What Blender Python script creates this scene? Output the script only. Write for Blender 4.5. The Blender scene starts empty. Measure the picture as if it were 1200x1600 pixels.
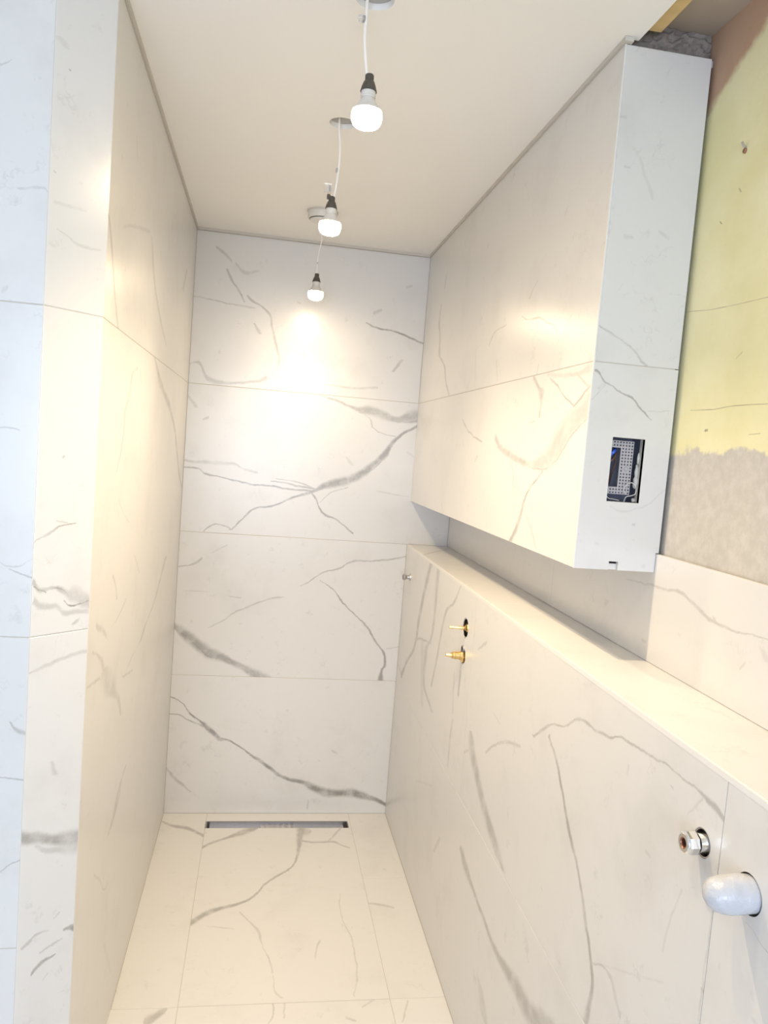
import bpy, bmesh, math, random
from mathutils import Vector, Matrix

# ------------------------------------------------------------------ camera, world, lights, exposure
scene = bpy.context.scene
col = scene.collection
CAM = (0.3136, -3.1784, 1.5888)
YAW, PITCH, ROLL, FPX = 0.1628, -0.0804, 0.0790, 1190.1
f = Vector((math.sin(YAW) * math.cos(PITCH), math.cos(YAW) * math.cos(PITCH), math.sin(PITCH)))
r = Vector((math.cos(YAW), -math.sin(YAW), 0))
u = r.cross(f)
r2 = math.cos(ROLL) * r + math.sin(ROLL) * u
u2 = -math.sin(ROLL) * r + math.cos(ROLL) * u
cam = bpy.data.objects.new('camera', bpy.data.cameras.new('camera'))
cam.data.sensor_fit = 'HORIZONTAL'
cam.data.sensor_width = 36.0
cam.data.lens = 36.0 * FPX / 1200.0
cam.data.clip_start = 0.02
cam.matrix_world = Matrix(((r2.x, u2.x, -f.x, CAM[0]), (r2.y, u2.y, -f.y, CAM[1]), (r2.z, u2.z, -f.z, CAM[2]), (0, 0, 0, 1)))
col.objects.link(cam)
scene.camera = cam

world = bpy.data.worlds.new('daylight')
scene.world = world
world.use_nodes = True
world.node_tree.nodes['Background'].inputs[0].default_value = (0.62, 0.80, 1.0, 1)
world.node_tree.nodes['Background'].inputs[1].default_value = 1.0

# daylight entering through the window behind the camera
win = bpy.data.lights.new('window_daylight', 'AREA')
win.shape = 'RECTANGLE'
win.size, win.size_y = 1.7, 1.3
win.energy = 68.0
win.color = (0.70, 0.81, 1.0)
wo = bpy.data.objects.new('window_daylight', win)
wo.location = (-0.10, -5.16, 1.45)
wo.rotation_euler = (math.radians(90), 0, 0)
col.objects.link(wo)

BULB = 390.0                       # emission of the lamp domes
BULB_COLOR = (1.0, 0.78, 0.50, 1)
BEAM = 33.0                        # directed beam of each reflector lamp, watts
DOME = 6.0                         # fainter glow of the glass above the frosted front
scene.cycles.max_bounces = 7
scene.cycles.diffuse_bounces = 5
scene.cycles.glossy_bounces = 3
scene.cycles.transmission_bounces = 4
scene.view_settings.view_transform = 'Standard'
scene.view_settings.look = 'None'
scene.view_settings.exposure = 0.10
scene.view_settings.gamma = 1.0
scene.view_settings.use_curve_mapping = False

# ------------------------------------------------------------------ measurements of the room (metres)
W, H = 0.947, 2.409                # shower width, suspended ceiling height
Z1, Z2, Z3 = 0.597, 1.197, 1.797   # horizontal tile joints
ZB, YB = 1.383, -1.733             # underside and near end of the boxed-out unit
ZL = 1.198                         # ledge height
XS = 1.123                         # splashback surface
XP = 1.137                         # bare plaster surface
ZS = 1.422                         # top of the splashback
YC, SA, SB = -1.646, 0.085, 0.081  # corner of the left wall and its splay
YF = YC - SB                       # face of the near left wall
YN, XL, HO = -5.2, -1.8, 2.455     # wall behind the camera, far left wall, old ceiling
G = 0.0009                         # half a tile joint
D = 0.0008                         # depth of the grout in a joint
T = 0.009                          # tile thickness

# printed marble veins of each tile: (axis along which the vein runs, strength, [(u, v, half width)]) in metres on the tile plane
VEINS = {
 'B1': [
  (0, 0.75, [(-0.0128, 0.5068, 0.0015), (0.0101, 0.4998, 0.0021), (0.0523, 0.475, 0.003), (0.0769, 0.442, 0.0053), (0.1202, 0.4044, 0.0048), (0.1442, 0.3856, 0.0108), (0.183, 0.3524, 0.013), (0.2168, 0.3287, 0.0063), (0.2546, 0.3176, 0.0042), (0.3127, 0.2833, 0.004), (0.3522, 0.2525, 0.0069), (0.3915, 0.2283, 0.0092), (0.4313, 0.1991, 0.0094), (0.4713, 0.1697, 0.0078), (0.5107, 0.1532, 0.0071), (0.5692, 0.1407, 0.0104), (0.6293, 0.111, 0.0169), (0.6791, 0.0942, 0.0182), (0.7282, 0.0914, 0.0152), (0.777, 0.0948, 0.0182), (0.8271, 0.0849, 0.0164), (0.8881, 0.0668, 0.0106), (0.9711, 0.0282, 0.0077)]),
  (0, 0.5, [(-0.0132, 0.4303, 0.0019), (0.0368, 0.4266, 0.0029), (0.0742, 0.4082, 0.0042), (0.1119, 0.3897, 0.0031), (0.1493, 0.376, 0.0057), (0.2078, 0.3237, 0.0047), (0.2267, 0.3172, 0.0015)]),
  (0, 0.35, [(-0.0151, 0.2136, 0.0054), (0.0023, 0.1944, 0.0057), (0.0336, 0.1559, 0.0093), (0.072, 0.1221, 0.0061), (0.1057, 0.0949, 0.0036)]),
  (1, 0.25, [(0.6018, 0.0203, 0.0039), (0.6038, 0.0606, 0.002)]),
  (0, 0.3, [(0.6917, 0.2811, 0.0054), (0.7169, 0.2694, 0.0027)]),
  (1, 0.2, [(0.5636, 0.2205, 0.0029), (0.553, 0.2353, 0.0047)]),
 ],
 'B2': [
  (0, 0.62, [(-0.0118, 0.8191, 0.0112), (0.0074, 0.7964, 0.0151), (0.0356, 0.774, 0.0229), (0.0732, 0.7472, 0.0252), (0.1206, 0.711, 0.0273), (0.1676, 0.6889, 0.0224), (0.2239, 0.667, 0.0153), (0.2715, 0.6446, 0.0136), (0.3194, 0.6201, 0.018), (0.3773, 0.59, 0.0238), (0.4067, 0.5715, 0.0246)]),
  (0, 0.7, [(0.0076, 0.7917, 0.0029), (0.0546, 0.7559, 0.0041), (0.1022, 0.7151, 0.0042), (0.1405, 0.6832, 0.0049), (0.1778, 0.6701, 0.003)]),
  (0, 0.6, [(0.2242, 0.6622, 0.0027), (0.2912, 0.626, 0.0027), (0.3394, 0.5985, 0.0031), (0.3777, 0.5852, 0.003)]),
  (1, 0.6, [(0.8664, 0.7413, 0.005), (0.8372, 0.7766, 0.0053), (0.7986, 0.8339, 0.0051), (0.7466, 0.8805, 0.0043), (0.695, 0.9267, 0.0046), (0.6427, 0.987, 0.0043), (0.588, 1.0199, 0.0028)]),
  (1, 0.65, [(0.8768, 0.5852, 0.0129), (0.8784, 0.6022, 0.0129), (0.8803, 0.64, 0.0056), (0.8927, 0.6701, 0.0055), (0.8866, 0.7095, 0.0053), (0.8589, 0.7499, 0.0047)]),
  (0, 0.45, [(0.5094, 0.9967, 0.0017), (0.5456, 1.0177, 0.0029), (0.5902, 1.0545, 0.0032), (0.6646, 1.0776, 0.0031), (0.7288, 1.1137, 0.0045), (0.7864, 1.115, 0.0034), (0.8726, 1.1275, 0.004), (0.9588, 1.1488, 0.003)]),
  (0, 0.4, [(-0.011, 1.0479, 0.0023), (0.0466, 1.0575, 0.003), (0.0941, 1.0899, 0.0056)]),
  (0, 0.2, [(0.1332, 1.1144, 0.0022), (0.1943, 1.1525, 0.0027)]),
  (0, 0.32, [(0.1382, 0.799, 0.0016), (0.1867, 0.8276, 0.0029), (0.2303, 0.8626, 0.0034), (0.2837, 0.8907, 0.0043), (0.3285, 0.9117, 0.0036), (0.3919, 0.9366, 0.004), (0.4334, 0.9433, 0.0019)]),
  (0, 0.3, [(0.212, 0.9375, 0.0019), (0.2626, 0.9333, 0.0019)]),
  (0, 0.2, [(0.0346, 0.9524, 0.0019), (0.1338, 0.9507, 0.0023)]),
  (0, 0.3, [(0.894, 0.7394, 0.002), (0.9571, 0.7516, 0.0025)]),
 ],
 'B3': [
  (0, 0.66, [(0.207, 1.216, 0.0031), (0.232, 1.2451, 0.0046), (0.2646, 1.2828, 0.0048), (0.3028, 1.3108, 0.0044), (0.3722, 1.3256, 0.0038), (0.4406, 1.361, 0.0045), (0.52, 1.3921, 0.0068), (0.5792, 1.424, 0.0144), (0.6397, 1.4417, 0.0175), (0.7, 1.4667, 0.0176), (0.7495, 1.5013, 0.0192), (0.7978, 1.5514, 0.0151), (0.8268, 1.5826, 0.0212), (0.8499, 1.6227, 0.0146), (0.8739, 1.6504, 0.0085), (0.9087, 1.677, 0.0062), (0.9643, 1.7095, 0.0054)]),
  (0, 0.5, [(0.5202, 1.389, 0.0022), (0.5999, 1.4213, 0.0028), (0.6804, 1.4518, 0.0034), (0.7604, 1.4948, 0.0039), (0.8183, 1.5582, 0.0052), (0.8459, 1.6068, 0.0053)]),
  (0, 0.55, [(0.096, 1.2031, 0.0034), (0.1194, 1.2248, 0.0041), (0.1484, 1.2347, 0.0025), (0.209, 1.2161, 0.0027)]),
  (0, 0.62, [(-0.0111, 1.458, 0.0025), (0.0569, 1.457, 0.0031), (0.0873, 1.4373, 0.0042), (0.1466, 1.4286, 0.0025), (0.2164, 1.4165, 0.0031), (0.2766, 1.4076, 0.003), (0.3568, 1.4062, 0.0036), (0.438, 1.3987, 0.0036), (0.5196, 1.3972, 0.0041)]),
  (0, 0.3, [(-0.0079, 1.487, 0.004), (0.0554, 1.4829, 0.006), (0.1138, 1.4843, 0.007), (0.1824, 1.4865, 0.0061), (0.2329, 1.4701, 0.0042), (0.2933, 1.4574, 0.0052)]),
  (0, 0.5, [(0.3554, 1.4264, 0.002), (0.4162, 1.4226, 0.0031), (0.4777, 1.4127, 0.0041), (0.56, 1.4051, 0.0041)]),
  (0, 0.4, [(0.3748, 1.438, 0.002), (0.4458, 1.4329, 0.0026), (0.5289, 1.4102, 0.0032)]),
  (0, 0.6, [(0.5254, 1.3873, 0.0042), (0.548, 1.358, 0.0067), (0.5659, 1.3231, 0.0071), (0.5881, 1.3007, 0.0059), (0.6306, 1.2858, 0.0035), (0.6743, 1.2574, 0.0038), (0.7096, 1.2314, 0.0039)]),
  (0, 0.35, [(0.5637, 1.3539, 0.0029), (0.6021, 1.3926, 0.0031), (0.6722, 1.4233, 0.0028)]),
  (0, 0.5, [(0.5424, 1.7906, 0.0021), (0.5941, 1.7801, 0.0052), (0.6571, 1.7602, 0.0063), (0.699, 1.7507, 0.0113), (0.751, 1.748, 0.0186), (0.8041, 1.7352, 0.0168), (0.8575, 1.7232, 0.0113), (0.8986, 1.735, 0.0213), (0.9606, 1.7526, 0.0278)]),
  (0, 0.5, [(0.7, 1.7385, 0.002), (0.7622, 1.7387, 0.0031), (0.826, 1.7237, 0.0042), (0.8792, 1.7148, 0.0041), (0.963, 1.7249, 0.0062)]),
  (1, 0.4, [(0.7562, 1.6819, 0.0032), (0.7487, 1.712, 0.0032), (0.7213, 1.7301, 0.0028)]),
  (0, 0.4, [(0.7564, 1.6799, 0.0023), (0.7997, 1.6598, 0.0021), (0.8581, 1.6512, 0.0026)]),
  (1, 0.22, [(0.6858, 1.5172, 0.0094), (0.6574, 1.551, 0.004)]),
  (1, 0.3, [(0.0379, 1.7015, 0.0077), (-0.0085, 1.7563, 0.0026)]),
  (0, 0.35, [(0.0649, 1.6544, 0.0033), (0.0884, 1.6663, 0.0044)]),
  (0, 0.2, [(0.9105, 1.5912, 0.0036), (0.9439, 1.573, 0.0059)]),
  (0, 0.2, [(0.798, 1.4166, 0.0021), (0.8513, 1.4099, 0.0031), (0.937, 1.4001, 0.0026)]),
 ],
 'B4': [
  (0, 0.3, [(0.0773, 2.3407, 0.0046), (0.1222, 2.3125, 0.0074), (0.1427, 2.2909, 0.0057)]),
  (1, 0.42, [(0.2027, 2.1363, 0.0029), (0.1735, 2.1835, 0.0048), (0.1452, 2.219, 0.0059), (0.1255, 2.2572, 0.0044)]),
  (0, 0.32, [(-0.0063, 2.1397, 0.0029), (0.0656, 2.135, 0.0034), (0.1336, 2.1259, 0.0029), (0.2116, 2.1197, 0.0044), (0.241, 2.118, 0.0029)]),
  (1, 0.42, [(0.3169, 2.0525, 0.0041), (0.3062, 2.0956, 0.0045), (0.2799, 2.1221, 0.007), (0.2394, 2.1422, 0.0085), (0.2117, 2.1644, 0.004)]),
  (1, 0.4, [(0.3543, 1.8933, 0.0025), (0.3539, 1.928, 0.004), (0.3388, 1.976, 0.0052), (0.3257, 2.0239, 0.0042), (0.3135, 2.06, 0.0042)]),
  (1, 0.42, [(0.2719, 2.0185, 0.0073), (0.2449, 2.0569, 0.003)]),
  (0, 0.25, [(0.1576, 2.2849, 0.0059), (0.203, 2.2545, 0.0069), (0.2509, 2.2667, 0.003)]),
  (0, 0.36, [(-0.0054, 1.8719, 0.003), (0.0276, 1.8809, 0.0041), (0.0532, 1.855, 0.0108), (0.0795, 1.8183, 0.0111), (0.1139, 1.8097, 0.0089), (0.182, 1.8129, 0.0049), (0.2694, 1.8289, 0.0061), (0.306, 1.8442, 0.0106)]),
  (0, 0.68, [(0.7004, 2.105, 0.0026), (0.7447, 2.0915, 0.0041), (0.7967, 2.0868, 0.0031), (0.8495, 2.0771, 0.0042), (0.8926, 2.0612, 0.0043), (0.9593, 2.0425, 0.0042)]),
  (0, 0.25, [(0.7247, 2.1495, 0.0075), (0.7615, 2.1654, 0.0054)]),
  (1, 0.35, [(0.826, 1.9178, 0.0062), (0.8633, 1.9721, 0.0074)]),
  (0, 0.25, [(0.5488, 1.8415, 0.003), (0.6308, 1.8359, 0.004), (0.7641, 1.846, 0.0051)]),
  (0, 0.2, [(0.8545, 2.2685, 0.0073), (0.8798, 2.2763, 0.0042)]),
  (0, 0.3, [(0.4107, 2.1587, 0.0025), (0.4259, 2.1554, 0.0041)]),
 ],
 'LU': [
  (1, 0.4, [(-1.4932, 1.7909, 0.0096), (-1.547, 1.8549, 0.0091), (-1.581, 1.9066, 0.0088), (-1.6133, 1.9558, 0.0087), (-1.6399, 1.9857, 0.0066)]),
  (1, 0.3, [(-0.736, 1.8598, 0.0183), (-0.9212, 1.9259, 0.0217), (-1.0484, 1.9987, 0.0175), (-1.1154, 2.0797, 0.0117)]),
  (0, 0.2, [(-1.4896, 2.0061, 0.0033), (-1.4002, 2.0323, 0.0034), (-1.2431, 2.0679, 0.0048), (-1.152, 2.0849, 0.0027)]),
  (1, 0.3, [(-0.3658, 2.0931, 0.025), (-0.2757, 2.1816, 0.0155)]),
  (1, 0.2, [(-1.3735, 2.1815, 0.0072), (-1.3953, 2.2243, 0.0071)]),
  (1, 0.15, [(-0.6618, 2.2507, 0.0291), (-0.7193, 2.2584, 0.0283)]),
 ],
 'LL': [
  (1, 0.45, [(-0.0354, 1.3852, 0.0195), (-0.1438, 1.4349, 0.0228), (-0.266, 1.5233, 0.0184), (-0.3781, 1.6044, 0.025), (-0.5242, 1.6621, 0.0332), (-0.6418, 1.6969, 0.0548), (-0.7615, 1.721, 0.0515), (-0.8786, 1.7646, 0.026), (-0.9708, 1.8023, 0.0164)]),
  (1, 0.3, [(-1.432, 1.5004, 0.0084), (-1.3947, 1.5392, 0.0098), (-1.3701, 1.5998, 0.0084), (-1.3647, 1.6304, 0.0112), (-1.3232, 1.6682, 0.0144), (-1.3013, 1.7164, 0.0084), (-1.2379, 1.739, 0.0111)]),
  (1, 0.2, [(-1.1579, 1.7059, 0.0114), (-1.1947, 1.7419, 0.0074)]),
  (1, 0.2, [(-1.2416, 1.3636, 0.0108), (-1.343, 1.4032, 0.0051), (-1.3928, 1.4331, 0.005)]),
  (1, 0.38, [(-1.2122, 0.9681, 0.0133), (-1.1417, 0.9703, 0.0179), (-1.0542, 0.9819, 0.0267), (-0.9434, 0.9839, 0.0226), (-0.848, 1.0135, 0.0236), (-0.6935, 1.0419, 0.0237), (-0.5553, 1.0967, 0.0225), (-0.4313, 1.1543, 0.032)]),
  (1, 0.35, [(-1.3502, 1.1932, 0.0076), (-1.3691, 1.2234, 0.0048), (-1.4138, 1.2627, 0.0089)]),
  (1, 0.2, [(-1.027, 1.2011, 0.0092), (-1.1286, 1.2661, 0.0044)]),
  (1, 0.35, [(-1.4509, 1.1397, 0.0062), (-1.3954, 1.1403, 0.0091), (-1.2879, 1.1527, 0.0152), (-1.225, 1.1672, 0.0179)]),
  (0, 0.3, [(-1.5724, 1.1843, 0.0057), (-1.5108, 1.1608, 0.0072), (-1.4554, 1.1353, 0.0066)]),
  (1, 0.3, [(-1.4635, 1.0527, 0.011), (-1.5002, 1.0926, 0.0123), (-1.5982, 1.1371, 0.006)]),
  (0, 0.3, [(-1.6309, 1.0723, 0.0028), (-1.5702, 1.0634, 0.0037), (-1.5044, 1.0538, 0.0031)]),
  (1, 0.28, [(-1.2102, 0.8664, 0.0097), (-1.2613, 0.9247, 0.0163), (-1.3199, 0.9576, 0.0282), (-1.3948, 1.0071, 0.058), (-1.465, 1.059, 0.0285)]),
  (0, 0.3, [(-1.2205, 0.968, 0.0033), (-1.0551, 0.9347, 0.0027)]),
  (1, 0.38, [(-1.2922, 0.5953, 0.0222), (-1.2148, 0.6206, 0.0411), (-1.1705, 0.6555, 0.0256), (-1.0931, 0.6783, 0.0188)]),
  (0, 0.25, [(-1.46, 0.584, 0.0041), (-1.3823, 0.5243, 0.004), (-1.3135, 0.4619, 0.0027), (-1.2768, 0.4547, 0.0043)]),
  (1, 0.12, [(-1.1602, 0.1355, 0.0081), (-1.2846, 0.3019, 0.0114)]),
 ],
 'AU': [
  (0, 0.3, [(-0.1353, 1.9918, 0.0017), (-0.1256, 1.9931, 0.0027), (-0.0994, 1.9972, 0.0024), (-0.0858, 1.9887, 0.0008)]),
  (0, 0.25, [(-0.175, 2.191, 0.0024), (-0.1655, 2.1948, 0.0018), (-0.153, 2.2033, 0.0009)]),
  (0, 0.15, [(-0.1567, 1.8152, 0.0054), (-0.1453, 1.8199, 0.0036)]),
 ],
 'AM': [
  (0, 0.3, [(-0.1535, 1.5758, 0.0016), (-0.1348, 1.5757, 0.0016), (-0.1178, 1.5743, 0.0008)]),
  (0, 0.3, [(-0.145, 1.3366, 0.0013), (-0.118, 1.327, 0.0012), (-0.088, 1.3418, 0.0009)]),
  (0, 0.38, [(-0.1255, 1.3233, 0.0009), (-0.1022, 1.313, 0.0018), (-0.0787, 1.3027, 0.0022)]),
 ],
 'AL': [
  (0, 0.38, [(-0.1147, 1.0366, 0.0028), (-0.1029, 1.023, 0.004), (-0.0846, 1.0174, 0.0041)]),
  (0, 0.38, [(-0.1312, 0.9313, 0.0015), (-0.104, 0.9295, 0.0017), (-0.0812, 0.9272, 0.0015)]),
  (0, 0.32, [(-0.1246, 0.746, 0.0019), (-0.1024, 0.7636, 0.0018), (-0.0821, 0.7721, 0.0014)]),
 ],
 'SU': [
  (0, 0.16, [(-0.0773, 1.9793, 0.0028), (-0.0555, 1.9797, 0.0032), (-0.0329, 1.9818, 0.0014)]),
  (0, 0.22, [(-0.0704, 1.9338, 0.0011), (-0.0535, 1.9226, 0.0017), (-0.0391, 1.9153, 0.0026), (-0.01, 1.9183, 0.0018)]),
  (0, 0.5, [(-0.0647, 2.2101, 0.0015), (-0.0614, 2.2084, 0.0015)]),
  (0, 0.3, [(-0.0779, 2.0297, 0.0015), (-0.0747, 2.0291, 0.0013)]),
  (1, 0.12, [(-0.0702, 2.2421, 0.0045), (-0.0786, 2.2535, 0.0067)]),
 ],
 'SM': [
  (0, 0.5, [(-0.0851, 1.37, 0.0015), (-0.0764, 1.3817, 0.0018), (-0.0657, 1.3882, 0.0031), (-0.0488, 1.3999, 0.0016), (-0.0278, 1.4054, 0.0011)]),
  (0, 0.25, [(-0.0561, 1.4106, 0.001), (-0.0393, 1.4067, 0.0017)]),
  (0, 0.42, [(-0.0844, 1.2986, 0.0065), (-0.0701, 1.283, 0.0055), (-0.0577, 1.2868, 0.0034), (-0.0447, 1.2808, 0.0068), (-0.0346, 1.2708, 0.0091), (-0.0245, 1.268, 0.0145), (-0.0106, 1.2564, 0.0136), (0.0036, 1.2453, 0.0155)]),
  (0, 0.3, [(-0.0819, 1.2651, 0.0073), (-0.0707, 1.2537, 0.0069), (-0.0533, 1.25, 0.0057), (-0.0333, 1.2338, 0.0048), (-0.02, 1.2359, 0.0053), (0.0042, 1.2297, 0.0022)]),
  (0, 0.8, [(-0.0826, 1.2901, 0.0011), (-0.0732, 1.2834, 0.0018), (-0.0643, 1.278, 0.0013)]),
  (0, 0.7, [(-0.0545, 1.2864, 0.0011), (-0.0431, 1.2806, 0.0017), (-0.0338, 1.2676, 0.002)]),
  (0, 0.75, [(-0.04, 1.2574, 0.0014), (-0.0271, 1.2471, 0.002), (-0.0138, 1.2516, 0.0017), (-0.003, 1.2543, 0.0016)]),
  (0, 0.38, [(-0.0251, 1.2106, 0.0017), (-0.0153, 1.2184, 0.004)]),
  (1, 0.4, [(-0.0494, 1.5292, 0.0015), (-0.047, 1.5348, 0.0011)]),
 ],
 'SL': [
  (0, 0.28, [(-0.0838, 1.1304, 0.0016), (-0.0522, 1.1422, 0.0039), (-0.0298, 1.1495, 0.0038), (0.0058, 1.1516, 0.0032)]),
  (1, 0.22, [(-0.0403, 0.9192, 0.0033), (-0.0477, 0.948, 0.0025)]),
  (0, 0.55, [(-0.0857, 0.8148, 0.0122), (-0.0598, 0.8015, 0.0109), (-0.0405, 0.7889, 0.0115), (-0.0207, 0.7787, 0.0155), (0.0058, 0.7678, 0.0181)]),
  (0, 0.3, [(-0.0631, 0.7876, 0.0054), (-0.0397, 0.7648, 0.0058), (0.0062, 0.7567, 0.0171)]),
  (0, 0.6, [(-0.0858, 0.8173, 0.001), (-0.0559, 0.7979, 0.0016), (-0.0205, 0.7733, 0.0016), (0.0059, 0.765, 0.0014)]),
  (0, 0.9, [(-0.0169, 0.5877, 0.0024), (-0.008, 0.5868, 0.0046), (0.0032, 0.5817, 0.0068)]),
  (0, 0.55, [(-0.0631, 0.5271, 0.0026), (-0.0514, 0.5384, 0.0042), (-0.0363, 0.5438, 0.0032), (-0.0278, 0.5471, 0.0014)]),
  (0, 0.32, [(-0.0798, 0.5916, 0.0033), (-0.0664, 0.5966, 0.0039), (-0.0517, 0.6052, 0.0023), (-0.0382, 0.6028, 0.0012)]),
  (0, 0.32, [(-0.053, 0.5624, 0.0021), (-0.0371, 0.5698, 0.0027), (-0.0183, 0.5706, 0.0016)]),
  (0, 0.25, [(-0.0338, 0.6219, 0.002), (-0.0227, 0.6305, 0.0024)]),
  (1, 0.3, [(-0.0453, 0.5005, 0.0017), (-0.0383, 0.5111, 0.0021)]),
 ],
 'BL': [
  (0, 0.3, [(-1.7477, 1.7214, 0.0331), (-1.69, 1.6907, 0.0253), (-1.6512, 1.6746, 0.0295), (-1.6126, 1.6487, 0.0377), (-1.5721, 1.6214, 0.0398), (-1.5275, 1.5998, 0.0282), (-1.4777, 1.5875, 0.0161), (-1.4227, 1.5824, 0.0086), (-1.3632, 1.5806, 0.0041)]),
  (0, 0.5, [(-1.7399, 1.6932, 0.0021), (-1.6858, 1.6653, 0.0023), (-1.6478, 1.6441, 0.0031), (-1.6194, 1.6219, 0.0031), (-1.59, 1.5989, 0.0026), (-1.557, 1.5842, 0.0024), (-1.5084, 1.5731, 0.002), (-1.4537, 1.5735, 0.0017), (-1.4012, 1.5802, 0.0016)]),
  (0, 0.42, [(-1.4106, 1.5835, 0.0047), (-1.3283, 1.5926, 0.009), (-1.2586, 1.6046, 0.0099), (-1.183, 1.6201, 0.0081), (-1.1274, 1.6485, 0.0109)]),
  (0, 0.48, [(-1.6528, 1.7123, 0.0023), (-1.5899, 1.7389, 0.0026), (-1.555, 1.7592, 0.003), (-1.5029, 1.7826, 0.0026)]),
  (0, 0.48, [(-1.7394, 1.7566, 0.003), (-1.7088, 1.7402, 0.0035), (-1.6817, 1.725, 0.0043), (-1.653, 1.7114, 0.003)]),
  (0, 0.25, [(-1.7374, 1.7853, 0.0098), (-1.6362, 1.7797, 0.0046), (-1.5546, 1.7844, 0.0046), (-1.4837, 1.7918, 0.0038)]),
  (0, 0.32, [(-1.7325, 1.7448, 0.0019), (-1.6942, 1.7588, 0.0039), (-1.6517, 1.7827, 0.0026)]),
  (1, 0.4, [(-1.4562, 1.6934, 0.0042), (-1.458, 1.7225, 0.0062), (-1.4543, 1.7517, 0.0174), (-1.4293, 1.768, 0.0112), (-1.3851, 1.8001, 0.0057)]),
  (0, 0.25, [(-1.4301, 1.6868, 0.0029), (-1.3956, 1.6811, 0.0018)]),
  (1, 0.52, [(-1.3244, 1.3776, 0.0139), (-1.3685, 1.4227, 0.0113), (-1.395, 1.4668, 0.0081), (-1.4089, 1.4985, 0.0066), (-1.4382, 1.5257, 0.0053), (-1.4747, 1.5475, 0.0054), (-1.5061, 1.5668, 0.0061)]),
  (1, 0.2, [(-1.5141, 1.3909, 0.0062), (-1.4703, 1.4342, 0.0065), (-1.4258, 1.4645, 0.0052)]),
  (1, 0.28, [(-1.3831, 1.5094, 0.0039), (-1.314, 1.5287, 0.0038), (-1.3065, 1.5549, 0.0042), (-1.2775, 1.586, 0.0026)]),
  (0, 0.5, [(-0.9984, 1.6356, 0.0021), (-0.9275, 1.6475, 0.0033), (-0.8766, 1.6592, 0.003), (-0.8083, 1.6796, 0.0034), (-0.7486, 1.711, 0.0022)]),
  (1, 0.2, [(-0.9391, 1.5757, 0.006), (-0.9622, 1.5963, 0.0119)]),
  (1, 0.15, [(-0.6043, 1.3797, 0.0085), (-0.558, 1.4196, 0.0086)]),
 ],
 'BU': [
  (1, 0.25, [(-0.3171, 2.2106, 0.0096), (-0.332, 2.2613, 0.0057)]),
  (1, 0.38, [(-0.5278, 1.8051, 0.0104), (-0.4618, 1.8577, 0.0092), (-0.4283, 1.9055, 0.0092), (-0.3651, 1.9421, 0.0108), (-0.3205, 1.9702, 0.0135), (-0.3071, 2.0341, 0.0104), (-0.2714, 2.1019, 0.0127), (-0.2832, 2.1548, 0.0097)]),
  (0, 0.35, [(-1.1332, 1.9564, 0.0024), (-1.0451, 1.9537, 0.0025), (-1.0089, 1.9409, 0.0046), (-0.9799, 1.9206, 0.0039)]),
  (0, 0.48, [(-1.5158, 1.8837, 0.0024), (-1.4935, 1.9022, 0.0018), (-1.4515, 1.9146, 0.0016), (-1.4142, 1.9286, 0.002), (-1.3617, 1.9402, 0.0023), (-1.3087, 1.9434, 0.0018), (-1.2618, 1.9601, 0.0015)]),
  (0, 0.2, [(-1.593, 1.9096, 0.0026), (-1.5549, 1.8774, 0.0031), (-1.5241, 1.8563, 0.0023)]),
  (1, 0.25, [(-1.3067, 1.9951, 0.007), (-1.3265, 2.0159, 0.0055), (-1.3562, 2.0301, 0.0037)]),
  (1, 0.2, [(-1.6644, 1.822, 0.003), (-1.6542, 1.8381, 0.0026)]),
  (1, 0.18, [(-1.0975, 1.8055, 0.0057), (-1.0666, 1.8692, 0.0048)]),
  (1, 0.2, [(-1.4096, 1.7892, 0.0045), (-1.4174, 1.823, 0.0037)]),
  (1, 0.12, [(-0.8641, 1.8073, 0.006), (-0.8379, 1.9251, 0.0072)]),
 ],
 'EU': [
  (0, 0.3, [(0.9388, 1.8702, 0.0013), (0.9837, 1.8536, 0.0021), (1.0202, 1.8309, 0.0024), (1.0583, 1.7979, 0.0035)]),
  (0, 0.2, [(0.9684, 2.1739, 0.003), (0.9818, 2.1733, 0.0018)]),
  (0, 0.2, [(0.9448, 2.2666, 0.0024), (0.9622, 2.2655, 0.0036)]),
  (0, 0.18, [(0.9831, 2.0419, 0.0043), (1.0033, 2.0419, 0.0024)]),
  (0, 0.16, [(1.0551, 2.0629, 0.0029), (1.0771, 2.0508, 0.0037)]),
  (1, 0.12, [(1.0347, 2.1218, 0.0037), (0.9993, 2.1962, 0.0037)]),
 ],
 'EL': [
  (0, 0.55, [(0.9429, 1.7819, 0.0014), (0.9576, 1.7783, 0.0026), (0.9703, 1.761, 0.0027), (0.9913, 1.7511, 0.0017), (1.0145, 1.7396, 0.0017), (1.0335, 1.7329, 0.0022), (1.0538, 1.7159, 0.0023), (1.0812, 1.6936, 0.0016)]),
  (1, 0.2, [(0.9461, 1.7184, 0.0009), (0.9751, 1.7503, 0.0014)]),
  (0, 0.16, [(1.0749, 1.7092, 0.0014), (1.1175, 1.7111, 0.0014)]),
  (0, 0.12, [(1.0142, 1.5097, 0.0018), (1.0408, 1.5028, 0.0024), (1.0698, 1.5099, 0.0021), (1.1284, 1.5541, 0.0023)]),
  (0, 0.3, [(1.0638, 1.4798, 0.0021), (1.0714, 1.4785, 0.0021)]),
  (0, 0.2, [(0.9873, 1.4349, 0.0026), (0.995, 1.4319, 0.0019)]),
 ],
 'R1': [
  (1, 0.5, [(-0.1035, 0.6557, 0.0194), (-0.1856, 0.7347, 0.014), (-0.3304, 0.8661, 0.0143), (-0.3472, 0.9461, 0.021), (-0.3858, 1.0295, 0.02), (-0.4347, 1.1246, 0.0218), (-0.4861, 1.205, 0.0235)]),
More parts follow.
